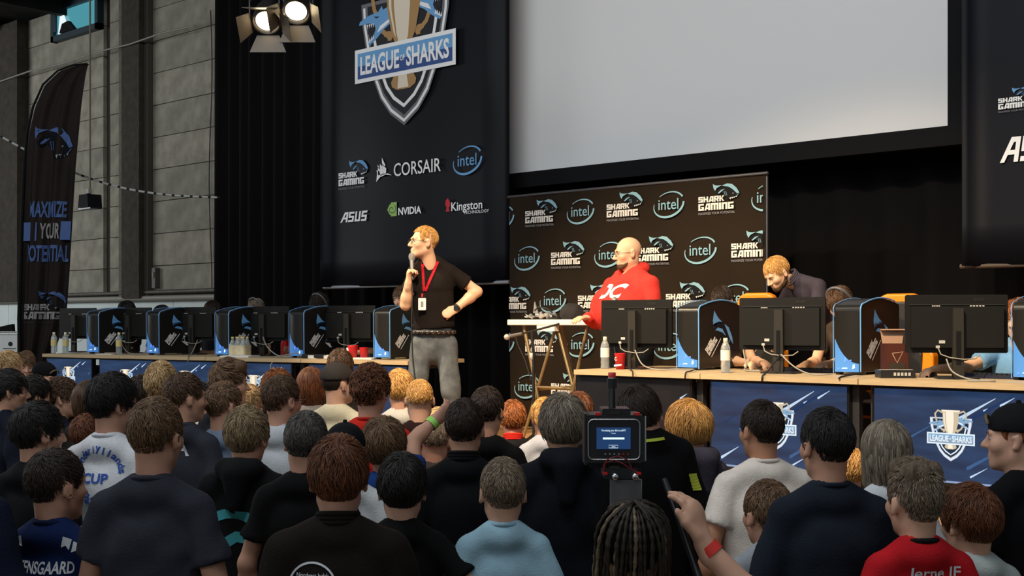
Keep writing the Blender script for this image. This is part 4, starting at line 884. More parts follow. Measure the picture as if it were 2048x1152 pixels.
# ------------------------------------------------------------------ people
SKINS = {'fair': hexc('c99b82'), 'pale': hexc('d9b299'), 'tan': hexc('b58163'), 'stage': hexc('dcae8c'), 'dim': hexc('b98a72')}
def skin(k): return mat('skin_' + k, SKINS[k], .55, .35, noise=.06, nscale=14, bump=.05, bscale=220)
HAIRS = {'black': ('0d0b0b', '241d1a'), 'dkbrown': ('18110d', '3a2a20'), 'brown': ('2a1c12', '5f432c'), 'ltbrown': ('3b2a1a', '86664a'), 'dirty': ('4a3b2a', 'a8906c'), 'blond': ('6b4f2c', 'd9b684'), 'gold': ('8a5a24', 'f0bc70'),
         'ginger': ('54260f', 'b06a35'), 'auburn': ('331a0e', '7d4a2b'), 'sandy': ('40342a', '93806a'), 'greybrown': ('3a332a', 'a39480'), 'grey': ('2c2a28', '605a54')}
def hairmat(k):
    if 'hair_' + k in MC: return MC['hair_' + k]
    a, b = HAIRS[k]; m = bpy.data.materials.new('hair_' + k); m.use_nodes = True; nt = m.node_tree; p = nt.nodes['Principled BSDF']; p.inputs['Roughness'].default_value = .5; p.inputs['Specular IOR Level'].default_value = .35
    hi = nt.nodes.new('ShaderNodeHairInfo'); r = nt.nodes.new('ShaderNodeValToRGB'); r.color_ramp.elements[0].color = (*hexc(a), 1); r.color_ramp.elements[1].color = (*hexc(b), 1)
    nt.links.new(hi.outputs['Random'], r.inputs[0]); nt.links.new(r.outputs[0], p.inputs['Base Color']); MC['hair_' + k] = m; return m
def scalpmat(k): a, b = HAIRS[k]; A, B = hexc(a), hexc(b); return mat('scalp_' + k, tuple(x * .75 + y * .25 for x, y in zip(A, B)), .6, .25, noise=.35, nscale=60, stretch=(1, 1, .2), bump=.6, bscale=120)
def rotm(yaw, pitch=0, roll=0): return np.array(Matrix.Rotation(yaw, 3, 'Z') @ Matrix.Rotation(pitch, 3, 'X') @ Matrix.Rotation(roll, 3, 'Y'))

def head_sdf(f, C, R, s, fine=False, beard=0.0):
    """skull, face, jaw, nose, ears in head space (x right, y forward, z up), 0.236 m tall"""
    def T(p): return C + R @ (np.array(p, float) * s)
    def E(c, r, k=.02, mode='u', Q=None): f.ell(T(c), np.array(r) * s, R if Q is None else R @ Q, k * s, mode, pad=.04)
    def Cn(a, b, ra, rb, k=.015, mode='u'): f.cone(T(a), T(b), ra * s, rb * s, k * s, None, mode, pad=.04)
    E((0, -.012, .030), (.074, .095, .088)); E((0, .022, -.035), (.060, .068, .083), .03)
    for sx in (-1, 1): Cn((sx * .045, -.002, -.062), (sx * .012, .066, -.098), .020, .016, .03); E((sx * .040, .056, -.024), (.026, .026, .024), .03)
    E((0, .070, -.098), (.022, .018, .018), .02)
    Cn((-.036, .080, .022), (.036, .080, .022), .012, .012, .02)
    for sx in (-1, 1): E((sx * .032, .103, -.001), (.020, .016, .012), .014, 's')
    Cn((0, .090, .010), (0, .113, -.032), .008, .0125, .012)
    for sx in (-1, 1): E((sx * .011, .100, -.037), (.009, .010, .008), .008)
    Cn((-.018, .086, -.060), (.018, .086, -.060), .007, .007, .012); Cn((-.015, .085, -.072), (.015, .085, -.072), .0075, .0075, .012)
    if fine: Cn((-.020, .097, -.0655), (.020, .097, -.0655), .003, .003, .004, 's')
    for sx in (-1, 1):
        Q = np.array(Matrix.Rotation(sx * -.35, 3, 'Z') @ Matrix.Rotation(.18, 3, 'X')); E((sx * .082, -.012, -.010), (.0105, .021, .034), .008, 'u', Q)
        E((sx * .091, -.006, -.008), (.006, .010, .018), .006, 's', Q)
def hand_sdf(f, w_, d, pn, s=1.0, curl=.5, side=1, spread=.12, thumb_out=.6):
    """wrist w_, hand direction d, palm normal pn (where the fingers curl to)"""
    w_ = np.array(w_, float); d = np.array(d, float); d /= np.linalg.norm(d); pn = np.array(pn, float); pn = pn - d * (pn @ d); pn /= np.linalg.norm(pn); x = np.cross(d, pn) * side
    f.cone(w_ + d * .01 * s, w_ + d * .075 * s, .030 * s, .040 * s, .02, (pn, .42)); f.cone(w_ - d * .03 * s, w_ + d * .02 * s, .026 * s, .027 * s, .02, (pn, .7))
    for i, (o, L, r) in enumerate(((-.030, .072, .0085), (-.010, .082, .009), (.010, .078, .009), (.029, .060, .008))):
        b = w_ + d * .078 * s + x * o * s; a1 = curl * .9 + .06 * i * curl; dd = d * math.cos(a1) + pn * math.sin(a1) + x * o * spread / .03 * .3 * (1 - curl); m = b + dd * L * .5 * s
        a2 = a1 + curl * 1.3; d2 = d * math.cos(a2) + pn * math.sin(a2); e = m + d2 * L * .32 * s; a3 = a2 + curl * .9; d3_ = d * math.cos(a3) + pn * math.sin(a3)
        f.cone(b - d * .01 * s, m, r * 1.08 * s, r * s, .006, pad=.03); f.cone(m, e, r * s, r * .92 * s, .006, pad=.03); f.cone(e, e + d3_ * L * .22 * s, r * .92 * s, r * .8 * s, .006, pad=.03)
    b = w_ + d * .025 * s - x * .026 * s; t1 = d * .75 - x * thumb_out + pn * .25; t1 /= np.linalg.norm(t1); m = b + t1 * .042 * s; t2 = d * .9 - x * .15 + pn * curl * .7; t2 /= np.linalg.norm(t2)
    f.cone(b, m, .014 * s, .0105 * s, .012, pad=.03); f.cone(m, m + t2 * .034 * s, .0105 * s, .009 * s, .008, pad=.03)

HST = {'crop': (.010, .004, .007, -.062, .016, .082, .014, .4, .4),   # style: top, side, back thickness, nape z, ear z, fringe z, strand length, lift, jitter
    'buzz': (.006, .003, .004, -.062, .012, .062, .012, .25, .3), 'short': (.016, .007, .010, -.068, .010, .058, .026, .30, .5), 'fade': (.022, .004, .006, -.050, .020, .060, .030, .30, .45),
    'med': (.024, .013, .016, -.078, -.004, .050, .045, .22, .45), 'mop': (.030, .020, .022, -.090, -.035, .040, .065, .16, .4), 'curly': (.030, .018, .022, -.082, -.010, .05, .035, .5, 1.2),
    'quiff': (.036, .008, .012, -.068, .012, .065, .045, .30, .4), 'flat': (.026, .006, .009, -.070, .008, .064, .018, .45, .18), 'long': (.022, .020, .026, -.17, -.15, .045, .12, .05, .2), 'bob': (.024, .022, .026, -.125, -.10, .045, .08, .08, .25)}
def zline(y, st):
    nape, ear, fr = st[3], st[4], st[5]
    if st[7] <= .1: return np.interp(y, [-.2, -.02, .03, .055, .07, .2], [nape, nape, ear, .0, fr, fr])
    return np.interp(y, [-.2, -.055, -.034, -.026, .014, .022, .036, .046, .072, .2], [nape, nape, -.04, ear + .012, ear + .020, -.02, -.016, .035, fr, fr + .01])
def make_hair(root, C, R, s, style, color, seed, near):
    st = HST[style]; tt, ts, tb = st[0], st[1], st[2]; rs = np.random.RandomState(seed)
    f = SDF((-.13, -.16, -.20), (.13, .14, .17), .0075 if near else .010)
    c0 = np.array((0, -.012, .030)); rr = np.array((.074 + ts, .095 + tb * .8, .088 + tt * .9)); f.ell(c0, rr, k=.01, pad=.12)
    if style in ('long', 'bob'):
        zl = st[3] + .03
        f.cone((0, -.055, .0), (0, -.050, zl), .080, .070, .03, ((0, 1, 0), .62), pad=.1)
        for sx in (-1, 1): f.cone((sx * .070, -.01, .02), (sx * .072, .0, st[4] + .03), .026, .022, .02)
    if style in ('quiff',): f.cone((-.035, .06, .105), (.035, .06, .105), .034, .034, .04)
    if style == 'flat': f.cone((-.04, .03, .118), (.04, .03, .118), .026, .026, .03); f.cone((-.04, -.05, .108), (.04, -.05, .108), .026, .026, .03)
    ph = rs.uniform(0, 6, 12); an = np.arctan2(f.X, -(f.Y + .02)); amp = .003 + .10 * tt * (1 if style != 'curly' else 1.4)
    f.d = f.d + (amp * .5 * np.sin(an * 9 + ph[0] + 3 * np.sin(f.Z * 22 + ph[1])) + amp * .45 * np.sin(an * 17 + f.Z * 30 + ph[2]) + amp * .4 * np.sin(f.X * 95 + ph[3]) * np.sin(f.Y * 80 + ph[4]) * np.sin(f.Z * 85 + ph[5])).astype(np.float32)
    if style not in ('long', 'bob', 'mop'): f.d = f.d + (np.clip((.02 - f.Z) / .10, 0, 1) * (.75 * tb + .009) + np.clip((.03 - f.Z) / .05, 0, 1) * np.clip((np.abs(f.X) - .05) / .03, 0, 1) * ts * .55).astype(np.float32)
    zl = zline(f.ax[1], st)[None, :, None]; f.cut((zl + (0 if style in ('long', 'bob', 'mop', 'curly') else .024 * (f.Y < -.03)) + (0 if style in ('long', 'bob') else .062) * np.clip((np.abs(f.X) - .020) / .052, 0, 1) ** 1.3 * (f.Y < -.02) - f.Z) * .8)
    # keep the face free
    f.cut(np.minimum(.03, (f.Y - .052)) * .9 + (st[5] + .012 - f.Z) * 0 + np.where(f.Z > st[5] - .004, -.05, 0) + 0 * f.X)
    v, q = f.surf(); v = (v * s) @ R.T + C
    o = mobj('hair', npmesh('hair', v, q), scalpmat(color), root)
    # strands
    N = (3000 if near else 1500) * (1 if style not in ('buzz',) else 1); u = rs.normal(size=(N * 2, 3)); u /= np.linalg.norm(u, axis=1)[:, None]; p = c0 + u * rr * .985
    if style in ('long', 'bob'):
        p[:, 2] = p[:, 2]
    ok = p[:, 2] > np.minimum(zline(p[:, 1], st), .0 if style in ('long', 'bob') else 9) + .004 + (0 if style in ('long', 'bob') else .056) * np.clip((np.abs(p[:, 0]) - .020) / .052, 0, 1) ** 1.3 * (p[:, 1] < -.02); ok &= ~((p[:, 1] > .05) & (p[:, 2] < st[5])); p = p[ok][:N]; n_ = len(p)
    W = np.array((.012, -.058, .11)); n = (p - c0) / rr ** 2; n /= np.linalg.norm(n, axis=1)[:, None]; L = st[6] * (.55 + .9 * rs.rand(n_)) * (1 if style in ('long', 'bob') else np.clip((p[:, 2] + .10) / .13, .22, 1)); J = st[8]
    if style not in ('long', 'bob', 'mop'): p = p - ((p - c0) / np.linalg.norm(p - c0, axis=1)[:, None]) * (np.clip((.02 - p[:, 2]) / .10, 0, 1) * (.75 * tb + .008))[:, None]; n = (p - c0) / rr ** 2; n /= np.linalg.norm(n, axis=1)[:, None]
    off = rs.normal(size=(n_, 3)) * J * .6; pts = [p.copy()]; cur = p.copy(); clump = np.sin(p @ rs.normal(size=(3, 3)) * 60) * J * .5
    for i in range(4):
        n = (cur - c0) / rr ** 2; n /= np.linalg.norm(n, axis=1)[:, None]; g = cur - W; sw = np.cross(n, g); t = g + .35 * sw; t = t / (np.linalg.norm(t, axis=1)[:, None] + 1e-6)
        t[:, 2] -= .35 if style not in ('quiff', 'flat', 'curly') else .0
        if style == 'quiff': t[:, 1] += .3
        t += off * (1 if style != 'curly' else rs.normal(size=(n_, 3)) * 1.5) + clump; t -= n * np.sum(t * n, 1)[:, None]; t /= np.linalg.norm(t, axis=1)[:, None] + 1e-6
        dirv = t + n * st[7] * (.9 if i < 2 else .45)
        if style in ('long', 'bob'): dirv = t * .35 + np.array((0, 0, -1.0)) + n * .02
        if style in ('flat',): dirv = dirv + np.array((0, 0, .5)) * (cur[:, 2:3] > .08)
        dirv /= np.linalg.norm(dirv, axis=1)[:, None]; cur = cur + dirv * (L / 4)[:, None]
        # stay outside the cap
        e = (cur - c0) / (rr * 1.0); k = np.linalg.norm(e, axis=1); fix = (k < (1.0 if style in ('long', 'bob', 'mop') else .93)) & (cur[:, 2] > -.02 if style in ('long', 'bob') else True); cur = np.where(fix[:, None], c0 + (cur - c0) / k[:, None] * 1.002, cur); pts.append(cur.copy())
    P = np.stack(pts, 1) * s; P = P.reshape(-1, 3) @ R.T + C
    hc = bpy.data.hair_curves.new('strands'); hc.add_curves([5] * n_); hc.attributes['position'].data.foreach_set('vector', P.astype(np.float32).ravel())
    ra = hc.attributes.get('radius') or hc.attributes.new('radius', 'FLOAT', 'POINT'); rad = np.tile(np.array((.0013, .0014, .0012, .0009, .0003), np.float32) * (1.0 if near else 1.7), n_); ra.data.foreach_set('value', rad)
    hc.materials.append(hairmat(color)); ho = bpy.data.objects.new('hair_strands', hc); ho['kind'] = 'stuff'; link(ho, o); return o

def ring_mesh(C, R, rx, ry, r, n=24):
    return [C + R @ np.array((rx * math.cos(2 * math.pi * i / n), ry * math.sin(2 * math.pi * i / n), 0)) for i in range(n + 1)]
PERSON_N = [0]
def person(x, y, w=None, Z=None, yaw=0, hy=None, hp=0, hr=0, hair=('short', 'brown'), shirt=('tee', (.02, .02, .02)), label='', pants=hexc('1c2230'), sk='dim', arms=('down', 'down'), hs=.97, wide=1.0, z0=0.0, group=None,
           J=None, fine=False, sit=False, hat=None, glasses=False, hood=None, collar=None, belly=0.0, beard=None, face=None, hw=.178, legs=True, hands=None, grid=None, vneck=False, headset=False, neck=.168):
    PERSON_N[0] += 1; seed = PERSON_N[0]; rnd_ = random.Random(seed); near = (w or 0) > 74 or fine
    st = HST.get(hair[0]) if hair else None; th = (st[0] * .9 if st else 0.0) if not hat else .012
    if Z is None: Z = hw * F / w
    P = at_depth(x, y, Z); top = P.z; hc = top - (.118 * hs + th); zz = hc - z0
    root = empty('person', (P.x, P.y, z0), CY + math.radians(yaw), label=label, cat='person', group=group)
    if hy is None: hy = yaw
    s = min(max((zz + .118) / 1.75, .80), 1.06) if not sit else .98
    R = rotm(math.radians(hy - yaw), math.radians(hp), math.radians(hr))
    nb = np.array((0, -.014, zz - neck * s)); sh = .146 * s * wide
    j = {'hc': np.array((0, .012, zz)), 'nb': nb, 'pel': np.array((0, -.01, nb[2] - .50 * s))}
    for sd, sx in (('L', -1), ('R', 1)):
        S = nb + np.array((sx * sh, -.01, -.058 * s)); pose = arms[0 if sd == 'L' else 1]
        eo, wo = {'down': ((.085, -.02, -.275), (.01, .08, -.235)), 'cross': ((.075, .02, -.275), (-.19, .13, .03)), 'hip': ((.20, -.07, -.20), (-.13, .09, -.18)), 'pocket': ((.10, -.05, -.265), (-.06, .13, -.2)),
                  'face': ((.05, .14, -.24), (-.06, .10, .24)), 'desk': ((.07, .10, -.26), (-.05, .25, .02)), 'raise': ((.10, .26, -.06), (.02, .22, .10))}[pose]
        e = S + np.array((sx * eo[0], eo[1], eo[2])) * s; wr = e + np.array((sx * wo[0], wo[1], wo[2])) * s
        j['s' + sd], j['e' + sd], j['w' + sd] = S, e, wr
        hx = sx * .09 * s * wide; pz = j['pel'][2]
        if sit: j['h' + sd], j['k' + sd], j['a' + sd] = np.array((hx, 0, pz - .06)), np.array((hx * 1.3, .42, pz - .04)), np.array((hx * 1.3, .40, .09))
        else: j['h' + sd], j['k' + sd], j['a' + sd] = np.array((hx, 0, pz - .07 * s)), np.array((hx * 1.1, .01, pz * .52)), np.array((hx * 1.15, -.01, .09))
    if J: j.update({k: np.array(v_, float) for k, v_ in J.items()})
    C = j['hc']; nb = j['nb']; pel = j['pel']; ax_ = pel - nb; ax_ /= np.linalg.norm(ax_); fdir = np.cross(np.array((1.0, 0, 0)), ax_); fdir /= np.linalg.norm(fdir)
    if fdir[1] < 0: fdir = -fdir
    TL = np.linalg.norm(pel - nb); W_ = wide * s
    # ---- body: one continuous skin surface
    allp = np.array([C, nb, j['sL'], j['sR'], j['eL'], j['eR'], j['wL'], j['wR']]); lo = allp.min(0) - .17; hi = allp.max(0) + .17
    f = SDF(lo, hi, grid or (.0065 if fine else (.0105 if near else .0125)))
    head_sdf(f, C, R, hs, fine)
    f.cone(C + R @ np.array((0, -.025, -.06)) * hs, nb + np.array((0, 0, -.02)), .054 * hs, .058 * s, .03)
    for sd, sx in (('L', -1), ('R', 1)):
        f.cone(nb + np.array((sx * .02, -.005, .0)), j['s' + sd] + np.array((-sx * .03, 0, -.015)), .032 * s, .028 * s, .02); f.cone(j['s' + sd], j['s' + sd] + (j['e' + sd] - j['s' + sd]) * .5, .034 * s * (.6 + .4 * wide), .041 * s * (.6 + .4 * wide), .012); f.cone(j['s' + sd] + (j['e' + sd] - j['s' + sd]) * .45, j['e' + sd], .041 * s * (.6 + .4 * wide), .037 * s, .02)
        f.cone(j['e' + sd], j['e' + sd] + (j['w' + sd] - j['e' + sd]) * .35, .037 * s, .039 * s, .02); f.cone(j['e' + sd] + (j['w' + sd] - j['e' + sd]) * .3, j['w' + sd], .039 * s, .026 * s, .02)
        dv = j['w' + sd] - j['e' + sd]; hd = (hands or {}).get(sd)
        if hd: hand_sdf(f, j['w' + sd], hd['d'], hd['n'], hs * .98 * hd.get('s', 1), hd.get('curl', .5), hd.get('side', sx), thumb_out=hd.get('tout', .6))
        else: hand_sdf(f, j['w' + sd], dv, np.array((-sx * .8, .6, 0)), hs * .95, .35, sx)
    f.cone(nb + ax_ * .165 * s, nb + ax_ * max(.20, min(.28, TL * .6)), .125 * W_, .120 * W_, .03, (fdir, .62)); f.cone(j['sL'], j['sR'], .030 * s, .030 * s, .015)
    body = mobj('body', f.mesh('body'), skin(sk), root)
    # ---- upper garment
    kind, scol = shirt[0], shirt[1]; smat = shirt[2] if len(shirt) > 2 else cloth('%02d' % seed, scol); long_ = kind in ('long', 'hoodie', 'jacket'); ex = {'tee': .008, 'long': .010, 'hoodie': .020, 'jacket': .022}[kind]
    pts = [nb + np.array((0, 0, .08)), pel, j['sL'], j['sR'], j['eL'], j['eR']] + ([j['wL'], j['wR']] if long_ else []); pts = np.array(pts); g = SDF(pts.min(0) - .20 - belly, pts.max(0) + .20 + belly, .0095 if fine else (.0125 if near else .016))
    ch = nb + ax_ * .195 * s; bl = nb + ax_ * TL * .55
    g.cone(ch, bl, (.158 + ex) * W_, (.142 + ex) * W_, .04, (fdir, .64)); g.cone(bl, pel + ax_ * .06, (.142 + ex) * W_, (.150 + ex) * W_, .04, (fdir, .66))
    if belly: g.ell(bl + fdir * .05 + ax_ * .02, (.20 * W_, .17 + belly, .24), k=.08)
    for sd, sx in (('L', -1), ('R', 1)):
        S = j['s' + sd]; g.cone(nb + np.array((sx * .030, -.012, .012)), S + np.array((-sx * .02, 0, .004)), .047 * s + ex * .6, .048 * s + ex, .03)
        g.cone(ch + np.array((sx * .05, 0, .0)), S + np.array((-sx * .02, 0, -.045)), .105 * s, .050 * s + ex, .04, (fdir, .7))
    for sd, sx in (('L', -1), ('R', 1)):
        S, e, wr = j['s' + sd], j['e' + sd], j['w' + sd]; keep = g.d; g.d = np.full_like(keep, .25); ur, fr = .046 * s * (.6 + .4 * wide), .039 * s
        if long_:
            g.cone(S, e, ur + ex, fr + ex * 1.1, .03); wq = e + (wr - e) * .96; g.cone(e, wq, fr + ex * 1.1, .031 * s + ex, .02)
        else:
            q = S + (e - S) * .62; g.cone(S, S + (e - S) * .8, ur + ex, ur + ex + .012, .03); dv = (e - S) / np.linalg.norm(e - S); g.cut((g.X - q[0]) * dv[0] + (g.Y - q[1]) * dv[1] + (g.Z - q[2]) * dv[2])
        sl_ = g.d; kk = .016; h = np.clip(.5 + .5 * (keep - sl_) / kk, 0, 1); g.d = (keep + (sl_ - keep) * h - kk * h * (1 - h)).astype(np.float32)
    r1 = np.random.RandomState(seed)
    for k in range(4):
        w_ = r1.uniform(-1, 1, 3) * (10 + 9 * k); w_[2] *= 1.2; g.d += ((.0030 if not long_ else .0040) * np.sin(g.X * w_[0] + g.Y * w_[1] + g.Z * w_[2] + r1.uniform(0, 6)) * np.clip((nb[2] + .02 - g.Z) * 6, .15, 1)).astype(np.float32)
    hem = pel + ax_ * (.10 if not sit else .05); g.cut((g.X - hem[0]) * ax_[0] + (g.Y - hem[1]) * ax_[1] + (g.Z - hem[2]) * ax_[2])
    nk = C + R @ np.array((0, -.02, -.05)); nv = nk - nb; nv /= np.linalg.norm(nv)
    g.ell(nb + np.array((0, -.022, -.012)), (.092 * s, .074 * s, .062 * s), k=.03)
    g.cone(nb + nv * .052 + np.array((0, .004, 0)), nb + nv * .20, .050 * s, .060 * s, .010, None, 's'); g.cone(nb + np.array((0, .045, .035)), nb + np.array((0, .075, .022)), .050 * s, .046 * s, .012, None, 's')
    if vneck: g.cone(nb + np.array((0, .06, .01)), nb + np.array((0, .125, -.10)), .05, .004, .01, None, 's')
    if hood:
        hw_ = 1 + .5 * (wide - 1)
        g.cone(nb + np.array((-.055, -.075, .035)) * hw_, nb + np.array((.055, -.075, .035)) * hw_, .044 * hw_, .044 * hw_, .02, None); g.cone(nb + np.array((0, -.10, .015)) * hw_, nb + np.array((0, -.125, -.11)) * hw_, .062 * hw_, .03, .03, None)
        for sx in (-1, 1): g.cone(nb + np.array((sx * .066, -.065, .04)) * hw_, nb + np.array((sx * .066, .055, -.005)) * hw_, .034 * hw_, .026 * hw_, .02)
        g.cone(nb + np.array((0, .0, .02)), nb + np.array((0, .02, .12)), .058, .070, .008, None, 's')
    tor = mobj({'tee': 'shirt', 'long': 'sweater', 'hoodie': 'hooded_sweater', 'jacket': 'jacket'}[kind], g.mesh('garment'), smat, root)
    if collar and not hood:
        cr = np.array(Matrix.Rotation(-.16, 3, 'X')); cm = MB()
        if collar[0] == 'rib': cm.tube([tuple(q) for q in ring_mesh(nb + np.array((0, -.004, .036 * s)), cr, .063 * s, .066 * s, 0)], .0095, 8)
        else:
            for k in range(3): cm.tube([tuple(q) for q in ring_mesh(nb + np.array((0, -.004, .034 * s + .013 * k)), cr, (.066 - .002 * k) * s, (.070 - .002 * k) * s, 0)], .010, 8)
        cm.obj('collar', cloth('col%02d' % seed, collar[1]), tor)
    # ---- trousers and shoes
    if legs:
        pp = np.array([j['h' + q] for q in 'LR'] + [j['k' + q] for q in 'LR'] + [j['a' + q] for q in 'LR'] + [pel]); t = SDF(pp.min(0) - .17, pp.max(0) + .17, .014 if fine else .024)
        t.cone(pel + ax_ * .04, (j['hL'] + j['hR']) / 2 + np.array((0, 0, -.01)), .128 * W_, .145 * W_, .04, (fdir, .68))
        for sd in 'LR':
            t.cone(j['h' + sd], j['k' + sd], .086 * W_, .068 * s, .02); t.cone(j['k' + sd], j['a' + sd], .068 * s, .054 * s, .03)
        if fine:
            for k in range(4):
                w_ = r1.uniform(-1, 1, 3) * (14 + 12 * k); t.d += (.0030 * np.sin(t.X * w_[0] + t.Y * w_[1] + t.Z * w_[2] * 1.5 + r1.uniform(0, 6))).astype(np.float32)
        t.cut(t.Z - (pel[2] + .045) + 0 * t.X + 0 * t.Y); mobj('trousers', t.mesh('trousers'), cloth('pants%02d' % seed, pants, noise=.3, nscale=14), root)
        for sd, sx in (('L', -1), ('R', 1)):
            a = j['a' + sd]; o = mobj('shoe', SHOE, None, root, (a[0], a[1] + .03, 0.0), (0, 0, -sx * .15))
    # ---- head furniture
    def H(p): return C + R @ (np.array(p, float) * hs)
    if hair and not hat: make_hair(root, C, R, hs, hair[0], hair[1], seed, near)
    if hair and hat and hair[0] != 'none':
        fz = SDF((-.12, -.13, -.10), (.12, .13, .06), .010); fz.ell((0, -.012, .02), (.078, .098, .085), k=.01); fz.cut((zline(fz.ax[1], HST['short'])[None, :, None] - fz.Z) + 0 * fz.X); fz.cut(np.minimum(.03, fz.Y - .05) + 0 * fz.X + 0 * fz.Z)
        v_, q_ = fz.surf(); mobj('hair', npmesh('hair', v_ * hs @ R.T + C, q_), scalpmat(hair[1]), root)
    if hat:
        hm = cloth('hat%02d' % seed, hat['col']); q = SDF((-.13, -.16, -.05), (.13, .16, .17), .009); q.ell((0, -.012, .045), (.088, .108, .090), k=.01, pad=.1); q.cut(.030 - q.Z + .12 * (q.Y) * (1 if not hat.get('beanie') else 0) * 0 + 0 * q.X); v_, f_ = q.surf()
        ho = mobj('hat', npmesh('hat', v_ * hs @ R.T + C, f_), hm, root); bs = -1 if hat.get('back') else 1
        if not hat.get('beanie'):
            br = MB(); n = 12; vv = []
            for k in range(n + 1):
                a = math.pi * k / n; rx, ry = .072 * math.cos(a), math.sin(a)
                vv += [(rx, bs * (.075 + .012 * ry), .040 - .0 * ry), (rx * 1.05, bs * (.075 + .075 * ry), .030 - .018 * ry)]
            br.add([tuple(H(p)) for p in vv] + [tuple(H((p[0], p[1], p[2] - .004))) for p in vv], [(2 * k, 2 * k + 1, 2 * k + 3, 2 * k + 2) for k in range(n)] + [(2 * k + 2 + 2 * n + 2, 2 * k + 3 + 2 * n + 2, 2 * k + 1 + 2 * n + 2, 2 * k + 2 * n + 2) for k in range(n)], 0, True); br.obj('brim', hm, ho)
        mb = MB(); mb.lathe([(0, .012), (.008, .010), (.010, 0)], 10, M=Matrix.Translation(H((0, -.012, .134))) @ Matrix(R.tolist()).to_4x4()); mb.obj('hat_button', hm, ho)
        if hat.get('patch'): MB().tube([tuple(H((.05 * math.cos(t), .09 + .012 * math.sin(t), .055 + .03 * math.sin(t)))) for t in [k * math.pi / 8 for k in range(9)]], .006, 6).obj('strap_opening', cloth('strap', hat['patch']), ho)
    if face is None: face = abs(((hy + 180) % 360) - 180) > 45
    if face:
        for sx in (-1, 1):
            mb = MB(); mb.lathe([(.0098 * hs * math.cos(a), .0098 * hs * math.sin(a)) for a in [-1.57 + .39 * k for k in range(9)]], 12, c=tuple(H((sx * .032, .0785, -.001)))); eo = mb.obj('eye', mat('eyeball', (.42, .38, .35), .35), body)
            mb = MB(); mb.lathe([(0, .0), (.0052, -.0005), (.0055, -.003)], 10, M=Matrix.Translation(H((sx * .032, .0893, -.001))) @ (Matrix(R.tolist()).to_4x4() @ Matrix.Rotation(-math.pi / 2, 4, 'X'))); mb.obj('iris', mat('iris', (.03, .04, .05), .2), eo)
            MB().tube([tuple(H((sx * (.016 + .010 * k), .0975 - .0035 * k * k * .5, .0175 + .004 * math.sin(k * .9)))) for k in range(4)], [.0025, .0035, .003, .0015], 6).obj('eyebrow', scalpmat(hair[1] if hair else 'brown'), body)
        MB().tube([tuple(H((.021 * (k / 4 - 1), .0925 - .006 * (k / 4 - 1) ** 2 * 2, -.0655))) for k in range(9)], [.001, .0028, .0035, .0038, .0038, .0038, .0035, .0028, .001], 6).obj('lips', mat('lips_' + sk, tuple(a * b for a, b in zip(SKINS[sk], (.85, .55, .55))), .45), body)
    if beard:
        q = SDF((-.1, -.05, -.15), (.1, .13, .02), .007); I3 = np.eye(3); head_sdf(q, np.zeros(3), I3, 1.0); q.d -= beard.get('t', .004)
        ph = np.random.RandomState(seed).uniform(0, 6, 3); q.d += (.0015 * np.sin(q.X * 300 + ph[0]) * np.sin(q.Z * 260 + ph[1])).astype(np.float32)
        q.cut(q.Z - np.interp(q.ax[1], [-.05, .0, .03, .06, .2], beard.get('line', [-.02, -.03, -.06, -.075, -.075]))[None, :, None] + 0 * q.X); q.cut(beard.get('back', -.01) - q.Y + 0 * q.X + 0 * q.Z)
        v_, f_ = q.surf(); mobj('beard', npmesh('beard', v_ * hs @ R.T + C, f_), scalpmat(beard['col']), root)
    if glasses:
        ge = MB(); 
        for sx in (-1, 1):
            ge.tube([tuple(H((sx * .033 + .021 * math.cos(t), .104, -.002 + .015 * math.sin(t)))) for t in [k * math.pi / 8 for k in range(17)]], .0018, 6); ge.tube([tuple(H(p)) for p in ((sx * .054, .103, .004), (sx * .074, .07, .004), (sx * .080, -.005, .002), (sx * .080, -.02, -.01))], .002, 6)
        ge.tube([tuple(H((-.012, .106, .002))), tuple(H((.012, .106, .002)))], .0018, 6); ge.obj('glasses', M_black, root)
    if headset:
        hm_ = MB(); hm_.tube([tuple(H((.098 * math.cos(a), -.01, .02 + .132 * math.sin(a)))) for a in [math.pi * k / 14 for k in range(15)]], .012, 8); hb = hm_.obj('headset', mat('headset_grey', (.09, .09, .095), .4), root)
        for sx in (-1, 1): mb = MB(); mb.lathe([(0, .02), (.035, .016), (.042, 0), (.035, -.016), (0, -.02)], 16, M=Matrix.Translation(H((sx * .092, -.008, -.008))) @ Matrix(R.tolist()).to_4x4() @ Matrix.Rotation(math.pi / 2, 4, 'Y')); mb.obj('ear_cup', M_black, hb)
    return {'root': root, 'shirt': tor, 'body': body, 'C': C, 'R': R, 'hs': hs, 'j': j, 's': s, 'nb': nb}
def _shoe():
    f = SDF((-.08, -.14, -.03), (.08, .22, .14), .014); f.cone((0, -.06, .04), (0, .14, .03), .045, .040, .02); f.cone((0, -.05, .04), (0, -.04, .09), .045, .042, .02); f.cut(.002 - f.Z + 0 * f.X + 0 * f.Y); me = f.mesh('shoe'); me.materials.append(mat('shoe_dark', (.02, .02, .022), .6)); return me
SHOE = _shoe()
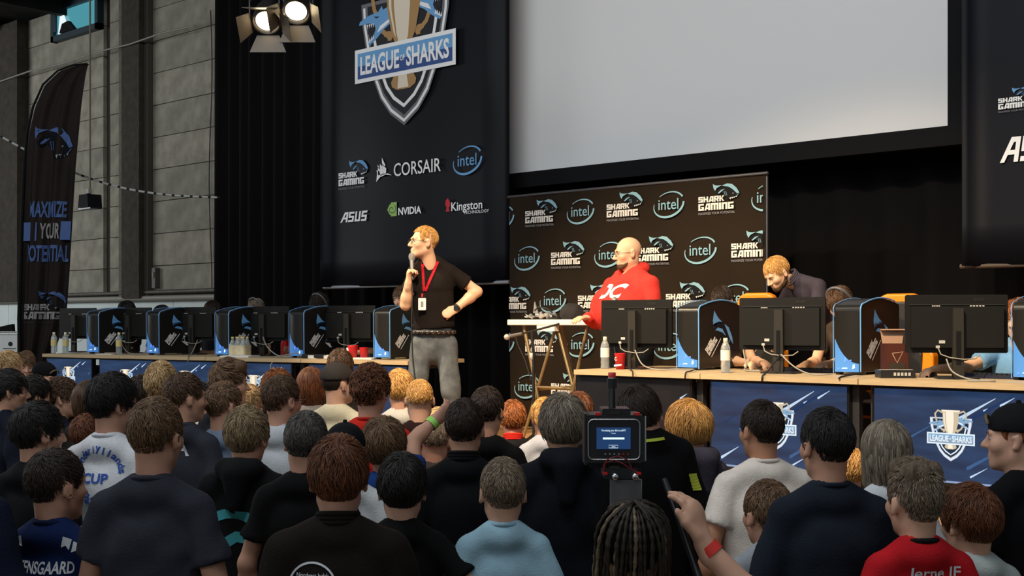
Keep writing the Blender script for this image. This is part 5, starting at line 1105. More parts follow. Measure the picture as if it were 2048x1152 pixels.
def back_print(p, name, mats, fn, label, lift=.004, front=False):
    """flat print laid on the back (or chest) of a garment: fn draws in x (to the viewer's right), z metres below the neck base"""
    mb = MB(); fn(mb); me = p['shirt'].data; n = len(me.vertices); co = np.empty(n * 3, np.float32); me.vertices.foreach_get('co', co); co = co.reshape(-1, 3)
    bv = BVHTree.FromPolygons([tuple(c) for c in co], [tuple(q.vertices) for q in me.polygons]); nb = p['nb']; out = []
    for v_ in mb.v:
        x_, z_ = (v_[0], v_[2]) if not front else (-v_[0], v_[2]); o = Vector((x_, 1.0 if front else -1.0, nb[2] + z_)); h = bv.ray_cast(o, Vector((0, -1 if front else 1, 0)))[0]
        yy = h.y if h is not None else (nb[1] + (-.1 if not front else .1)); out.append((x_, yy + (lift - v_[1]) * (1 if front else -1), nb[2] + z_))
    mb.v = out; o = mb.obj(name, mats, p['shirt']); o['label'] = label; return o
# ------------------------------------------------------------------ the audience (backs to the camera, on the hall floor)
AUD = 'audience standing before the stage'
def A(x, y, w, yaw, hair, shirt, label, **k):
    Z = k.pop('hw', .178) * F / w; d = rdir(x)
    if Z * d[1] > 5.72: Z = 5.72 / d[1]
    k.setdefault('arms', (random.Random(x).choice(['cross', 'down', 'pocket']), random.Random(x + 1).choice(['cross', 'down', 'pocket'])))
    return person(x, y, w, Z=Z, yaw=yaw, hair=hair, shirt=shirt, label=label, group=AUD, **k)
T = lambda h, k='tee': (k, hexc(h))
A(14, 702, 45, -50, ('med', 'blond'), T('20242c'), 'blond boy in profile at the far left edge', hy=-75, sk='fair')
A(50, 702, 38, -140, ('med', 'ltbrown'), T('1a1c22'), 'brown-haired boy at far left smiling toward the camera', hy=-150, hp=-15, sk='fair')
A(86, 724, 44, -70, ('short', 'brown'), T('16181c'), 'boy in a backwards black cap beside the far left television', hy=-110, hp=-12, hat=dict(col=(.006, .006, .007), back=True, patch=hexc('6b6250')), sk='fair')
A(16, 738, 60, -40, ('med', 'black'), T('141824', 'jacket'), 'black-haired boy in navy jacket cut by the left edge', hy=-65)
A(66, 750, 55, -35, ('med', 'black'), T('101216', 'long'), 'black-haired boy between the navy jacket and the curly boy', hy=-50)
A(122, 755, 54, -45, ('curly', 'brown'), T('14182a'), 'curly brown-haired boy in profile below the leftmost television', hy=-72, sk='fair')
A(178, 760, 58, -10, ('bob', 'brown'), T('2a2622'), 'person with long brown hair behind the black-haired boy in white', hy=-15)
A(172, 828, 60, -20, ('med', 'auburn'), T('3a3430'), 'small reddish-haired child left of the white cup shirt', hy=-30, hs=.9)
p8 = A(224, 745, 84, -18, ('med', 'black'), T('d2d4d8'), 'black-haired boy with glasses in a white cup T-shirt', hy=-48, glasses=True, arms=('down', 'down'), wide=1.05, collar=('rib', hexc('c4c6ca')))
A(74, 803, 86, -20, ('med', 'black'), T('121316'), 'black-haired boy in a black shirt above the blue jersey', hy=-45)
p11 = A(110, 897, 106, -10, ('short', 'dkbrown'), T('14244c'), 'boy in a blue football jersey with a white surname', hy=-35, arms=('down', 'down'), collar=('rib', hexc('101a38')))
A(310, 795, 106, -8, ('short', 'ltbrown'), T('2f3039'), 'broad young man with short brown hair in a dark grey T-shirt', hy=-14, wide=1.06, arms=('cross', 'down'), hw=.172, collar=('rib', hexc('34353f')))
A(-100, 800, 112, -5, ('short', 'black'), T('141a2c', 'long'), 'person in a navy sweater mostly outside the left edge', wide=1.05)
A(285, 750, 58, -25, ('med', 'dkbrown'), T('1c1a1a'), 'dark-haired boy behind the broad man near the blond undercut', hy=-40)
A(323, 722, 68, -5, ('fade', 'blond'), T('2a2a2e'), 'blond boy with a combed undercut before the far televisions', hy=-18, hp=3)
p16 = A(369, 745, 72, -15, ('short', 'brown'), T('30323a'), 'boy in a grey T-shirt with two white block letters', hy=-52, arms=('down', 'down'), collar=('rib', hexc('30323a')))
A(412, 766, 56, -25, ('short', 'black'), T('c8c0a8'), 'dark-haired boy in a cream patterned shirt behind the grey tee', hy=-45)
A(447, 763, 70, -20, ('short', 'ltbrown'), T('76859a'), 'brown-haired boy in a blue-grey shirt holding a hand to his face', hy=-42, arms=('down', 'face'))
A(456, 717, 62, -40, ('quiff', 'ltbrown'), T('2a2c30'), 'boy with a tall brown quiff in profile before the far desks', hy=-72, sk='fair')
A(494, 768, 48, -60, ('med', 'blond'), T('302c2c'), 'fair-haired person with a headband leaning beside the far emblem', hy=-95, hp=-18, hr=18, sk='pale', glasses=True)
p21 = A(493, 812, 84, -8, ('med', 'dirty'), T('121214', 'hoodie'), 'dirty-blond boy with glasses in a black hooded sweater with teal print', hy=-16, glasses=True, hood=True, wide=1.05)
A(555, 737, 64, 0, ('med', 'ginger'), T('302a28'), 'ginger-haired boy just behind the boy in the light grey T-shirt', hy=-5)
A(563, 750, 72, -15, ('short', 'brown'), T('b8bcc0'), 'brown-haired boy with glasses in a light grey T-shirt', hy=-38, glasses=True)
A(520, 802, 40, -10, ('med', 'dkbrown'), T('302a28'), 'small dark-haired child behind the dirty-blond boy', hs=.9)
A(622, 733, 54, 5, ('bob', 'auburn'), T('7a7672'), 'girl with auburn bobbed hair left of the grey cap', hy=0)
A(680, 698, 52, 0, ('med', 'brown'), T('2a2622'), 'tall brown-haired boy at the edge of the far desk', hy=5)
A(675, 726, 60, -18, ('short', 'dkbrown'), T('c8bfa4'), 'boy in a dark grey cap and a cream T-shirt', hy=-50, hat=dict(col=hexc('3a3532'), beanie=True), sk='fair', wide=1.1)
A(741, 728, 72, -5, ('curly', 'auburn'), T('c0281f'), 'curly auburn-haired young man in a bright red T-shirt', hy=-18, wide=1.08, collar=('rib', hexc('a82018')))
A(800, 738, 56, 5, ('med', 'gold'), T('bdb8b0'), 'golden-haired boy in a pale shirt before the speaker', hy=0)
A(839, 758, 64, 0, ('buzz', 'gold'), T('241414'), 'boy with a ginger buzz cut in a dark maroon shirt', hy=4, sk='fair')
A(877, 815, 40, 5, ('med', 'blond'), T('b0483a'), 'tiny blond child below the speaker', hs=.86)
A(697, 802, 48, 0, ('med', 'dkbrown'), T('24262a'), 'small dark-haired child between the cream and the red T-shirts', hs=.88)
A(611, 822, 86, -5, ('short', 'grey'), T('0c0c0d'), 'grey-brown-haired boy in a plain black T-shirt', hy=-10, hr=4, arms=('down', 'cross'), wide=1.05, hw=.17)
A(547, 858, 56, -12, ('curly', 'ltbrown'), T('a8a8b4'), 'child with light brown curls in a lilac-grey shirt', hy=-18, hs=.92)
p48 = A(690, 846, 85, 0, ('short', 'black'), T('c8cacc'), 'person in a black cap and white T-shirt behind the large auburn head', hat=dict(col=(.006, .0065, .008), beanie=True), wide=1.05, arms=('down', 'down'))
p36 = A(770, 833, 80, 0, ('mop', 'ltbrown'), T('1a3a78'), 'boy with shaggy light brown hair in a royal blue shirt', hy=-8, hr=-6, arms=('down', 'raise'), J=dict(eR=(.11, .20, 1.455), wR=(.205, .27, 1.545)))
A(868, 838, 68, 5, ('buzz', 'sandy'), T('3c3430'), 'boy with cropped sandy hair beside the green wristband', hy=8)
A(929, 797, 84, -3, ('short', 'dkbrown'), T('0e0f12'), 'dark-haired boy in a black polo below the speaker', hy=-6, collar=('stand', (.005, .005, .006)), hp=2)
A(974, 773, 72, -6, ('short', 'dkbrown'), T('0b0b0d'), 'dark-haired man in black left of the small ginger boy', hy=-16, hp=-4)
A(1026, 800, 52, 0, ('med', 'ginger'), T('1c1a1c'), 'small ginger boy with a red collar before the backdrop', hy=3, collar=('stand', hexc('c8281e')), hs=.9)
A(1090, 795, 56, 8, ('med', 'gold'), T('a8aab2'), 'golden-haired boy in pale grey before the folding table', hy=12, hs=.92)
A(1126, 787, 92, 6, ('mop', 'greybrown'), T('12141b', 'hoodie'), 'grey-brown shaggy boy in a bulky dark navy hooded coat', hy=4, hood=True, wide=1.15, hw=.192)
A(1158, 783, 50, 12, ('med', 'auburn'), T('26242a'), 'auburn-haired child just behind the shaggy dark coat', hs=.92)
p45 = A(677, 870, 118, 3, ('med', 'auburn'), T('1c1614', 'jacket'), 'auburn-haired person in a brown-black jacket with a round club badge', hy=2, wide=1.12, collar=('stand', hexc('171210')), arms=('down', 'down'))
A(804, 906, 98, 0, ('med', 'black'), T('0c0c0d'), 'black-haired boy in a black T-shirt with one elbow out', hy=2, arms=('down', 'hip'), sk='fair')
A(1006, 915, 88, 4, ('short', 'sandy'), T('8fb0c0'), 'sandy-haired boy in a light blue T-shirt', hy=6, hp=2, arms=('down', 'down'), sk='fair', collar=('rib', hexc('84a4b4')), hw=.160)
p50 = A(1286, 770, 84, 22, ('med', 'dkbrown'), T('0c0c0e', 'jacket'), 'dark-haired man in a black jacket with lime stripes behind the video camera', hy=-10, hr=-14, wide=1.12, hp=-8, neck=.105)
A(1379, 799, 82, 28, ('mop', 'gold'), T('3a3844', 'hoodie'), 'golden-haired boy in a charcoal hooded sweater', hy=40, hr=-4, hood=True, sk='fair', hw=.192)
A(1524, 800, 80, 12, ('short', 'dkbrown'), T('e4d8cc'), 'dark-haired young man in a cream-white T-shirt', hy=22, arms=('down', 'cross'), wide=1.18, sk='tan', collar=('rib', hexc('d8cabe')), hw=.166)
A(1537, 960, 86, 14, ('short', 'ltbrown'), T('8d9298'), 'short-haired child in a grey T-shirt at the lower centre right', hy=20, hw=.156)
A(1655, 815, 112, 6, ('short', 'black'), T('1d232d', 'long'), 'black-haired boy in a dark navy sweater', hy=16, wide=1.08, arms=('cross', 'cross'), collar=('rib', hexc('1c222c')), hw=.186)
A(1700, 893, 46, 20, ('med', 'gold'), T('46362e'), 'tiny golden-haired child between the two near televisions', hs=.86)
A(1773, 838, 98, 10, ('long', 'greybrown'), T('c4c8cc'), 'long-haired person in a pale grey T-shirt before the right television', hy=8, hw=.19)
p57 = A(1832, 918, 118, 8, ('flat', 'sandy'), T('b01a22'), 'boy with a sandy flat-top in a red club jersey', hy=14, arms=('down', 'down'), collar=('rib', (.006, .006, .006)), hw=.186, sk='fair')
A(1943, 967, 110, 14, ('med', 'auburn'), T('a9b0ae'), 'red-brown-haired boy in a pale grey T-shirt at lower right', hy=22, hw=.186, sk='fair')
A(2036, 808, 98, 30, ('short', 'ginger'), T('0d0d10'), 'young man in a backwards black cap at the right edge', hy=62, hat=dict(col=(.008, .008, .009), back=True, patch=hexc('c8c0b0')), wide=1.15, sk='fair')
# two more heads glimpsed at the left, behind others
A(146, 800, 52, -25, ('curly', 'brown'), T('2c2420'), 'person with a curly brown ponytail left of the cup shirt', hy=-40, hs=.9)

# prints on the backs
M_pb = mat('shirt_print_blue', hexc('3a5aa8'), .8, .1); M_pw = mat('shirt_print_white', hexc('c9ccd0'), .8, .1); M_pt = mat('shirt_print_teal', hexc('3c8a90'), .8, .1); M_pk = mat('shirt_print_black', (.01, .01, .012), .8, .1)
def arc(mb, word, r, a0, a1, cz, sz, m=0, inner=False):
    n = len(word)
    for i, c in enumerate(word):
        a = math.radians(a0 + (a1 - a0) * (i + .5) / n); rot = a - math.pi / 2 if not inner else a + math.pi / 2; v_, f_, asp = TXT['_' + c]; hh = sz * (1.35 if c in 'dlyjSGå' else 1.0); wd = min(hh * asp, sz * 1.15)
        x, z = r * math.cos(a), cz + r * math.sin(a); put_text(mb, '_' + c, x - wd / 2 * math.cos(rot), z - wd / 2 * math.sin(rot), wd, hh, m, 0, None, 0, rot)
CX = .0
back_print(p8, 'arched_print', [M_pb], lambda mb: arc(mb, 'Sønderjyllands', .098, 172, 8, -.125, .024), 'blue region name in an arch')
back_print(p8, 'cup_print', [M_pb], lambda mb: put_text(mb, 'CUP', -.060, -.150, .12, .042, 0, 0), 'blue word in the middle')
back_print(p8, 'town_print', [M_pb], lambda mb: arc(mb, 'Gråsten', .118, 215, 325, -.12, .034, 0, True), 'blue town name curving below')
back_print(p11, 'surname_print', [M_pw], lambda mb: put_text(mb, 'STENSGAARD', -.098, -.122, .21, .040, 0, 0), 'white surname across the back')
for sx in (-1, 1):
    for k in range(3):
        x0 = sx * (.075 + .034 * k); z0 = .0 - .016 * k; back_print(p11, 'shoulder_chevron', [M_pw], lambda mb: mb.poly([(x0, z0), (x0 + sx * .028, z0 - .010), (x0 + sx * .020, z0 - .045), (x0 + sx * .010, z0 - .03), (x0 - sx * .006, z0 - .036)], 0, 0), 'white shoulder chevron')
back_print(p16, 'letter_print', [M_pw], lambda mb: put_text(mb, 'KA', -.055, -.105, .13, .085, 0, 0), 'two white block letters')
def teal(mb):
    strip(mb, [(-.02 + .12 * math.cos(t), -.235 + .09 * math.sin(t)) for t in [math.pi * (1 - k / 12) for k in range(13)]], .040, 0, 0); strip(mb, [(-.05, -.27), (.0, -.24), (.06, -.25), (.10, -.28)], .045, 0, 0)
back_print(p21, 'back_print', [M_pt], teal, 'teal curved lettering across the back')
def badge(mb):
    strip(mb, [(-.066 + .070 * math.cos(t), -.140 + .070 * math.sin(t)) for t in [2 * math.pi * k / 32 for k in range(33)]], .006, 0, 0); put_text(mb, 'Nordvest Jydsk', -.113, -.115, .096, .016, 0, 0)
    for k in range(9): mb.poly(R4(-.118 + .012 * k, -.153, -.110 + .012 * k, -.137), 1, 0)
    mb.poly(R4(-.122, -.127, -.008, -.124), 1, 0)
back_print(p45, 'club_badge', [M_pw, mat('badge_grey', hexc('3c434a'), .8, .1)], badge, 'round white-ringed club badge')
back_print(p48, 'script_print', [M_pk], lambda mb: put_text(mb, 'Amigo', -.155, -.085, .09, .035, 0, 0), 'black handwritten script')
back_print(p57, 'club_print', [M_pw], lambda mb: put_text(mb, 'Jerne IF', -.062, -.085, .17, .046, 0, 0), 'white club name')
# lime stripes on the black jacket
lime = mat('lime_stripe', hexc('a9b43c'), .6, .2, emit=0)
back_print(p50, 'lime_stripe', [lime], lambda mb: [mb.poly(R4(.165 + .004 * k, -.145 - .012 * k, .205 + .004 * k, -.133 - .012 * k), 0, 0) for k in range(6)], 'lime band on the sleeve', .008)
back_print(p50, 'lime_stripe', [lime], lambda mb: [mb.poly(R4(-.05 + .014 * k, .008 + .001 * k, -.036 + .014 * k, .020 + .001 * k), 0, 0) for k in range(7)], 'lime band on the collar', .008)
# green wristband on the raised arm
wj = p36['j']; wp = wj['eR'] + (wj['wR'] - wj['eR']) * .86; dv = (wj['wR'] - wj['eR']); dv /= np.linalg.norm(dv)
MB().tube([tuple(wp - dv * .014), tuple(wp + dv * .014)], .033, 14, cap=False).obj('wristband', mat('wristband_green', hexc('8fd05a'), .6), p36['root'])
# ------------------------------------------------------------------ people on the stage
def loc_of(root, wpt):
    a = -root.rotation_euler[2]; d = Vector(wpt) - root.location; return np.array((d.x * math.cos(a) - d.y * math.sin(a), d.x * math.sin(a) + d.y * math.cos(a), d.z))
# the speaker with the microphone
sp = person(862, 450, Z=9.33, yaw=180, hy=112, hp=4, hair=('crop', 'gold'), shirt=('tee', hexc('1d1714')), label='man in a black V-neck speaking into a microphone, hand on hip', pants=hexc('5c6062'), sk='stage', hs=1.0, z0=STG, fine=True, wide=.98, vneck=True, glasses=True,
            J=dict(hc=(.053, .035, 1.692), nb=(.008, -.005, 1.535), sR=(.125, .035, 1.465), sL=(-.155, -.03, 1.468), eL=(-.350, -.05, 1.320), wL=(-.185, .06, 1.185), eR=(.185, .10, 1.215), wR=(.160, .165, 1.375), pel=(-.02, 0, 1.135),
                   hR=(.072, 0, .915), hL=(-.112, 0, .915), kR=(.105, .03, .54), kL=(-.150, .05, .55), aR=(.10, 0, .09), aL=(-.25, .04, .09)),
            hands=dict(L=dict(d=(.75, .35, -.45), n=(.2, -.8, -.4), curl=.95, side=1), R=dict(d=(-.12, -.15, 1), n=(-.9, .35, 0), curl=.85, side=-1)))
rt = sp['root']; M_lany = cloth('lanyard', hexc('b4202c'), noise=.3, nscale=60)
def lan(mb):
    for x0, z0 in ((-.062, .012), (.055, .012)):
        P = [(x0 + (-.045 - x0) * t * (.9 if x0 > 0 else 1), z0 + (-.215 - z0) * t) for t in [k / 10 for k in range(11)]]; strip(mb, P, .019, 0, 0)
back_print(sp, 'lanyard', [M_lany], lan, 'red lanyard ribbon', .008, True)
bx = .058; MB().tube([(bx, .125, 1.30), (bx, .13, 1.275)], .008, 8).obj('lanyard_clip', M_red, rt)
o = MB().rbox((bx, .135, 1.222), (.058, .004, .092), .006, ax=1).obj('name_badge', mat('badge_white', (.8, .8, .76), .5), rt); MB().box((bx, .1385, 1.222), (.018, .002, .04)).obj('badge_print', M_pgrey, o)
bn = 40; belt = MB().tube([(-.02 + .156 * math.cos(2 * math.pi * k / bn), .122 * math.sin(2 * math.pi * k / bn), 1.012) for k in range(bn + 1)], .017, 8).obj('belt', mat('belt_leather', (.018, .012, .009), .5), rt)
for k in range(9):
    a = math.radians(35 + 14 * k); MB().lathe([(.009, .002), (.011, .004), (.007, .004)], 10, M=Matrix.Translation((-.02 + .174 * math.cos(a), .139 * math.sin(a), 1.012)) @ Matrix.Rotation(a - math.pi / 2, 4, 'Z') @ Matrix.Rotation(-math.pi / 2, 4, 'X')).obj('belt_stud', M_chrome, belt)
jw = sp['j']; dv = jw['wL'] - jw['eL']; dv = dv / np.linalg.norm(dv); c = jw['wL'] - dv * .015
wt = MB().tube([tuple(c - dv * .012), tuple(c + dv * .012)], .034, 16, cap=False).obj('wristwatch', mat('watch_strap', (.03, .02, .015), .5), rt); MB().rbox((float(c[0]), float(c[1]) + .034, float(c[2])), (.036, .012, .036), .008, ax=1).obj('watch_face', M_black, wt)
# microphone in his hand
mic = empty('microphone', rt.matrix_basis @ Vector((.128, .155, 1.40)), label='grey wired microphone held to the speaker\'s mouth', cat='microphone')
mz = Matrix.Rotation(0, 4, 'Z'); T0 = Vector((0, 0, 0)); top = (rt.matrix_basis @ Vector((.138, .085, 1.578))) - mic.location; ax = top.normalized(); Q = ax.to_track_quat('Z', 'Y').to_matrix().to_4x4(); Lm = top.length
MB().lathe([(0, 0), (.010, .0), (.0125, .02), (.015, .10), (.018, Lm - .03)], 16, M=Q).obj('handle', mat('mic_grey', (.16, .15, .14), .45, metal=.5), mic)
MB().lathe([(.018, Lm - .03), (.024, Lm - .015), (.026, Lm + .004), (.022, Lm + .022), (.012, Lm + .032), (0, Lm + .035)], 18, M=Q).obj('grille', mat('mic_grille', (.35, .34, .32), .5, metal=.6, bump=.8, bscale=900), mic)
P0 = rt.matrix_basis @ Vector((.128, .155, 1.40)); cb_ = [P0 + Vector((0, 0, -.02))] + [rt.matrix_basis @ Vector(q) for q in ((.125, .19, 1.30), (.13, .20, 1.1), (.125, .19, .85), (.10, .19, .6), (.09, .22, .3), (.12, .3, .03), (.4, .5, .012))]
cable([tuple(q) for q in cb_], M_cable, 'black microphone cable hanging before the speaker', .005)

# heavy bald man in a red hooded sweater
bm_ = person(1258, 475, Z=10.2, yaw=128, hy=102, hp=-6, hair=None, shirt=('hoodie', hexc('cf3a32')), label='bald bearded man in a red hooded sweater behind the folding table', pants=hexc('15161a'), sk='stage', hs=1.10, wide=1.42, belly=.13, hood=True, z0=STG, fine=True, glasses=True,
             arms=('desk', 'desk'), beard=dict(col='ltbrown', t=.0015, line=[-.06, -.05, -.065, -.078, -.075], back=.02), face=True,
             J=dict(sL=(-.235, -.02, 1.395), sR=(.235, -.02, 1.395), eL=(-.32, .02, 1.13), wL=(-.20, .25, 1.165), eR=(.30, .10, 1.10), wR=(.13, .345, 1.125)),
             hands=dict(L=dict(d=(.35, .8, .3), n=(.9, -.3, .1), curl=.8, side=-1), R=dict(d=(-.1, 1, -.05), n=(0, 0, -1), curl=.25, side=1)))
back_print(bm_, 'chest_print', [M_white], lambda mb: [put_text(mb, 'DC', -.01, -.215, .17, .125, 0, 0), ], 'white interlocked letters on the chest', .006, True)
# microphone in the bald man's hand
rb = bm_['root']; wl = bm_['j']['wL']; b0_ = rb.matrix_basis @ Vector((wl[0] + .03, wl[1] + .07, wl[2] - .07)); mic2 = empty('microphone', b0_, label='dark microphone held low by the bald man', cat='microphone')
MB().lathe([(0, 0), (.012, 0), (.016, .12), (.018, .14)], 14).obj('handle', M_black, mic2); MB().lathe([(.018, .14), (.026, .16), (.024, .18), (.012, .192), (0, .195)], 16).obj('grille', mat('mic_grille2', (.25, .22, .2), .5, metal=.5), mic2)
cable([tuple(b0_ + Vector(q)) for q in ((0, 0, 0), (-.01, -.02, -.1), (.02, -.03, -.22), (.08, -.05, -.36), (.1, -.06, -.42))], M_cable, 'thin microphone cord hanging from the bald man\'s hand', .004)

# bending man in a charcoal shirt
bd_ = person(1652, 508, Z=9.7, yaw=100, hy=112, hp=-34, hair=('short', 'gold'), shirt=('long', hexc('3c3740')), label='fair-bearded man in a charcoal shirt bending over the desk', pants=hexc('1c1d22'), sk='stage', hs=1.02, z0=STG, fine=True, wide=1.12, collar=None, beard=dict(col='ltbrown', t=.004),
             J=dict(hc=(-.02, .415, 1.47), nb=(0, .265, 1.415), sL=(-.205, .15, 1.365), sR=(.19, .22, 1.35), eL=(-.25, .20, 1.08), wL=(-.20, .40, .93), eR=(.24, .34, 1.08), wR=(.18, .52, .93), pel=(0, -.16, 1.07), hL=(-.1, -.2, .95), hR=(.1, -.2, .95), kL=(-.11, -.16, .5), kR=(.11, -.16, .5), aL=(-.11, -.2, .09), aR=(.11, -.2, .09)))
nb_ = bd_['nb']; cr = np.array(Matrix.Rotation(-.9, 3, 'X')); cm = MB()
for k in range(3): cm.tube([tuple(q) for q in ring_mesh(nb_ + np.array((0, .02 + .012 * k, .012 * k + .01)), cr, .070, .066, 0)], .011, 8)
cm.obj('shirt_collar', cloth('bendcollar', hexc('4a444c')), bd_['shirt'])

# players seated behind the monitors
PL = 'players seated behind the monitors'
def player(px, py, row, d, hair, shirt, label, hy=0, reach=None, **k):
    p = row.at(px, d); Z = p.y / rdir(px)[1]; a = 138 + math.degrees(row.a); J = {}; hands = {}; P_ = at_depth(px, py, Z); ang = -(CY + math.radians(a)); st = HST[hair[0]]
    zn = P_.z - STG - .118 * .97 - st[0] * .9 - .168 * .98
    for sd, (hr_, hpx, hd) in (reach or {}).items():      # wrist laid on the desk where the photo shows the hand
        h = hr_.at(hpx, hd); v = Vector((h.x - P_.x, h.y - P_.y)); W = np.array((v.x * math.cos(ang) - v.y * math.sin(ang), v.x * math.sin(ang) + v.y * math.cos(ang), .74 + .05)); sx = -1 if sd == 'L' else 1
        S = np.array((sx * .143, -.024, zn - .057)); dv = W - S; L = np.linalg.norm(dv); E = S + dv * .52; E[2] = max(.74 + .055, E[2] - .16); J['w' + sd], J['e' + sd] = W, E; u = W - E; u[2] = -.1 * np.linalg.norm(u); hands[sd] = dict(d=u, n=(0, 0, -1), curl=.4)
    return person(px, py, Z=Z, yaw=a, hy=a + hy, hp=k.pop('hp', -8), hair=hair, shirt=shirt, label=label, z0=STG, sit=True, group=PL, arms=('desk', 'desk'), sk=k.pop('sk', 'stage'), J=J or None, hands=hands or None, **k)
player(1447, 572, RR, 1.42, ('short', 'dkbrown'), T('2a2626'), 'dark-haired player behind the near-left computer', hp=-30, face=True, reach={'L': (RR, 1528, .84), 'R': (RR, 1498, .78)})
player(1682, 571, RR, 1.42, ('med', 'brown'), T('3a3028'), 'brown-haired player wearing a grey headset beside the bending man', hp=-42, headset=True, reach={'R': (RR, 1612, .82), 'L': (RR, 1648, .80)})
p3_ = player(2036, 597, RR, 1.12, ('med', 'ginger'), T('6f9cc4'), 'player in a light blue shirt at the right edge with one arm on the desk', reach={'R': (RR, 1872, .56)})
player(256, 601, RL, 1.25, ('med', 'black'), T('14161a'), 'black-haired player behind the leftmost computer', hp=-35)
player(326, 610, RL, 1.25, ('med', 'black'), T('14161a'), 'dark-haired player barely visible behind the second computer', hp=-35)
player(425, 601, RL, 1.25, ('short', 'dkbrown'), T('2a2a30'), 'short-haired player looking over the third far monitor', hp=-4)
player(515, 597, RL, 1.25, ('short', 'sandy'), T('2a2622'), 'sandy-haired player with a headset behind the third computer', hp=-30, headset=True)
player(641, 586, RL, 1.25, ('curly', 'dkbrown'), T('26221e'), 'curly-haired player with a headset behind the fourth computer', hp=-30, headset=True)
player(806, 571, RL, 1.25, ('med', 'ltbrown'), T('26221e'), 'brown-haired player half hidden by the speaker\'s arm', hp=-10, reach={'R': (RL, 716, .62)})
# ------------------------------------------------------------------ gaming chairs
def chair(px, row, d, col, label, rot=0, h=1.33):
    p = row.at(px, d); e = empty('gaming_chair', (p.x, p.y, STG), row.a + math.pi + math.radians(rot), label=label, cat='chair', group='gaming chairs behind the desks'); mo = mat('chair_' + label[:8], col, .45, .4); mk = mat('chair_black', (.01, .01, .011), .5)
    def shape(k, z1): 
        L = [(-.22, .50), (-.28, .62), (-.27, .85), (-.20, .98), (-.19, 1.10), (-.18, z1 - .07), (-.15, z1 - .02), (-.10, z1)]; L = [(a * k, b) for a, b in L]; return L + [(-a, b) for a, b in L[::-1]]
    bevel(MB().prism(shape(1, h), -.26, -.18).obj('backrest_shell', mo, e), .02, 3, 30); bevel(MB().prism(shape(.72, h - .06), -.18, -.145).obj('backrest_pad', mk, e), .015, 2, 30)
    for sx in (-1, 1): bevel(MB().prism([(sx * .20, .55), (sx * .30, .6), (sx * .30, .85), (sx * .22, .95)], -.20, -.10).obj('side_wing', mo, e), .015, 2, 30)
    bevel(MB().rbox((0, .05, .46), (.52, .50, .10), .06, ax=2).obj('seat_cushion', mk, e), .02); MB().rbox((0, .05, .405), (.5, .48, .02), .06, ax=2).obj('seat_edge', mo, e)
    for sx in (-1, 1):
        bevel(MB().rbox((sx * .31, .06, .67), (.08, .26, .03), .03, ax=2).obj('armrest', mk, e), .006); MB().tube([(sx * .31, .06, .66), (sx * .30, .06, .44), (sx * .2, .06, .40)], .018, 8).obj('arm_post', mk, e)
    MB().tube([(0, .05, .40), (0, .05, .10)], .03, 10).obj('gas_lift', M_black, e)
    for k in range(5):
        a = 2 * math.pi * k / 5; MB().tube([(0, .05, .11), (.3 * math.cos(a), .05 + .3 * math.sin(a), .075)], [.03, .018], 8).obj('base_arm', mo, e); MB().lathe([(0, -.018), (.028, -.018), (.028, .018), (0, .018)], 12, M=Matrix.Translation((.3 * math.cos(a), .05 + .3 * math.sin(a), .03)) @ Matrix.Rotation(a, 4, 'Z') @ Matrix.Rotation(math.pi / 2, 4, 'X')).obj('caster', M_black, e)
OR = hexc('e8820e')
chair(1488, RR, 1.75, OR, 'orange gaming chair behind the near-left computer'); chair(1776, RR, 1.60, OR, 'orange-edged gaming chair behind the computer with the brown box', h=1.30); chair(2090, RR, 1.65, OR, 'orange gaming chair cut by the right edge')
chair(588, RL, 1.65, hexc('c01818'), 'red gaming chair left of the fourth far computer', h=1.18)

# ------------------------------------------------------------------ bag and cap on the folding table, microphone stand
def blob(name, m, parent, pts, loc_=(0, 0, 0), seed=1, res=.01, amp=.012, frq=70):
    f_ = SDF(np.min([np.array(p[0]) - np.max(p[1]) for p in pts], 0) - .03, np.max([np.array(p[0]) + np.max(p[1]) for p in pts], 0) + .03, res)
    for c, r in pts: f_.ell(c, r, k=.03)
    r = random.Random(seed)
    for k in range(6):
        w_ = [r.uniform(-1, 1) * frq for _ in range(3)]; f_.d += (amp / (1 + k * .4) * np.abs(np.sin(f_.X * w_[0] + f_.Y * w_[1] + f_.Z * w_[2] + r.uniform(0, 6)))).astype(np.float32)
    f_.cut(.001 - f_.Z + 0 * f_.X + 0 * f_.Y); me = f_.mesh(name); return mobj(name, me, m, parent, loc_)
q = at_y(1078, 637, TY + .15); e = empty('foil_bag', (q.x, q.y, tz), label='crumpled silver plastic bag on the white folding table', cat='bag')
ob = blob('bag_body', mat('foil', (.55, .53, .5), .25, metal=.7, noise=.3, nscale=30), e, [((-.12, 0, .03), (.10, .10, .06)), ((.02, .02, .04), (.14, .10, .08)), ((.14, 0, .04), (.10, .09, .07))], seed=3, amp=.03)
MB().prism([(-.06, .06), (.0, .05), (-.045, .16)], -.01, .0).obj('bag_corner', mat('foil', (.5, .5, .5)), e); MB().tube([(.02, -.08, .08), (.08, -.1, .11), (.16, -.09, .10), (.2, -.05, .06)], .007, 6).obj('cord', M_cable, e)
q = at_y(1140, 637, TY + .15); e = empty('baseball_cap', (q.x, q.y, tz), 0, label='black cap lying on the white folding table', cat='cap')
blob('crown', mat('cap_cloth', (.012, .011, .010), .85), e, [((.02, 0, .05), (.12, .12, .10))], amp=.006, frq=30); MB().rbox((-.14, -.02, .012), (.12, .16, .012), .05, ax=2).obj('brim', mat('cap_cloth', (.012, .011, .010)), e)
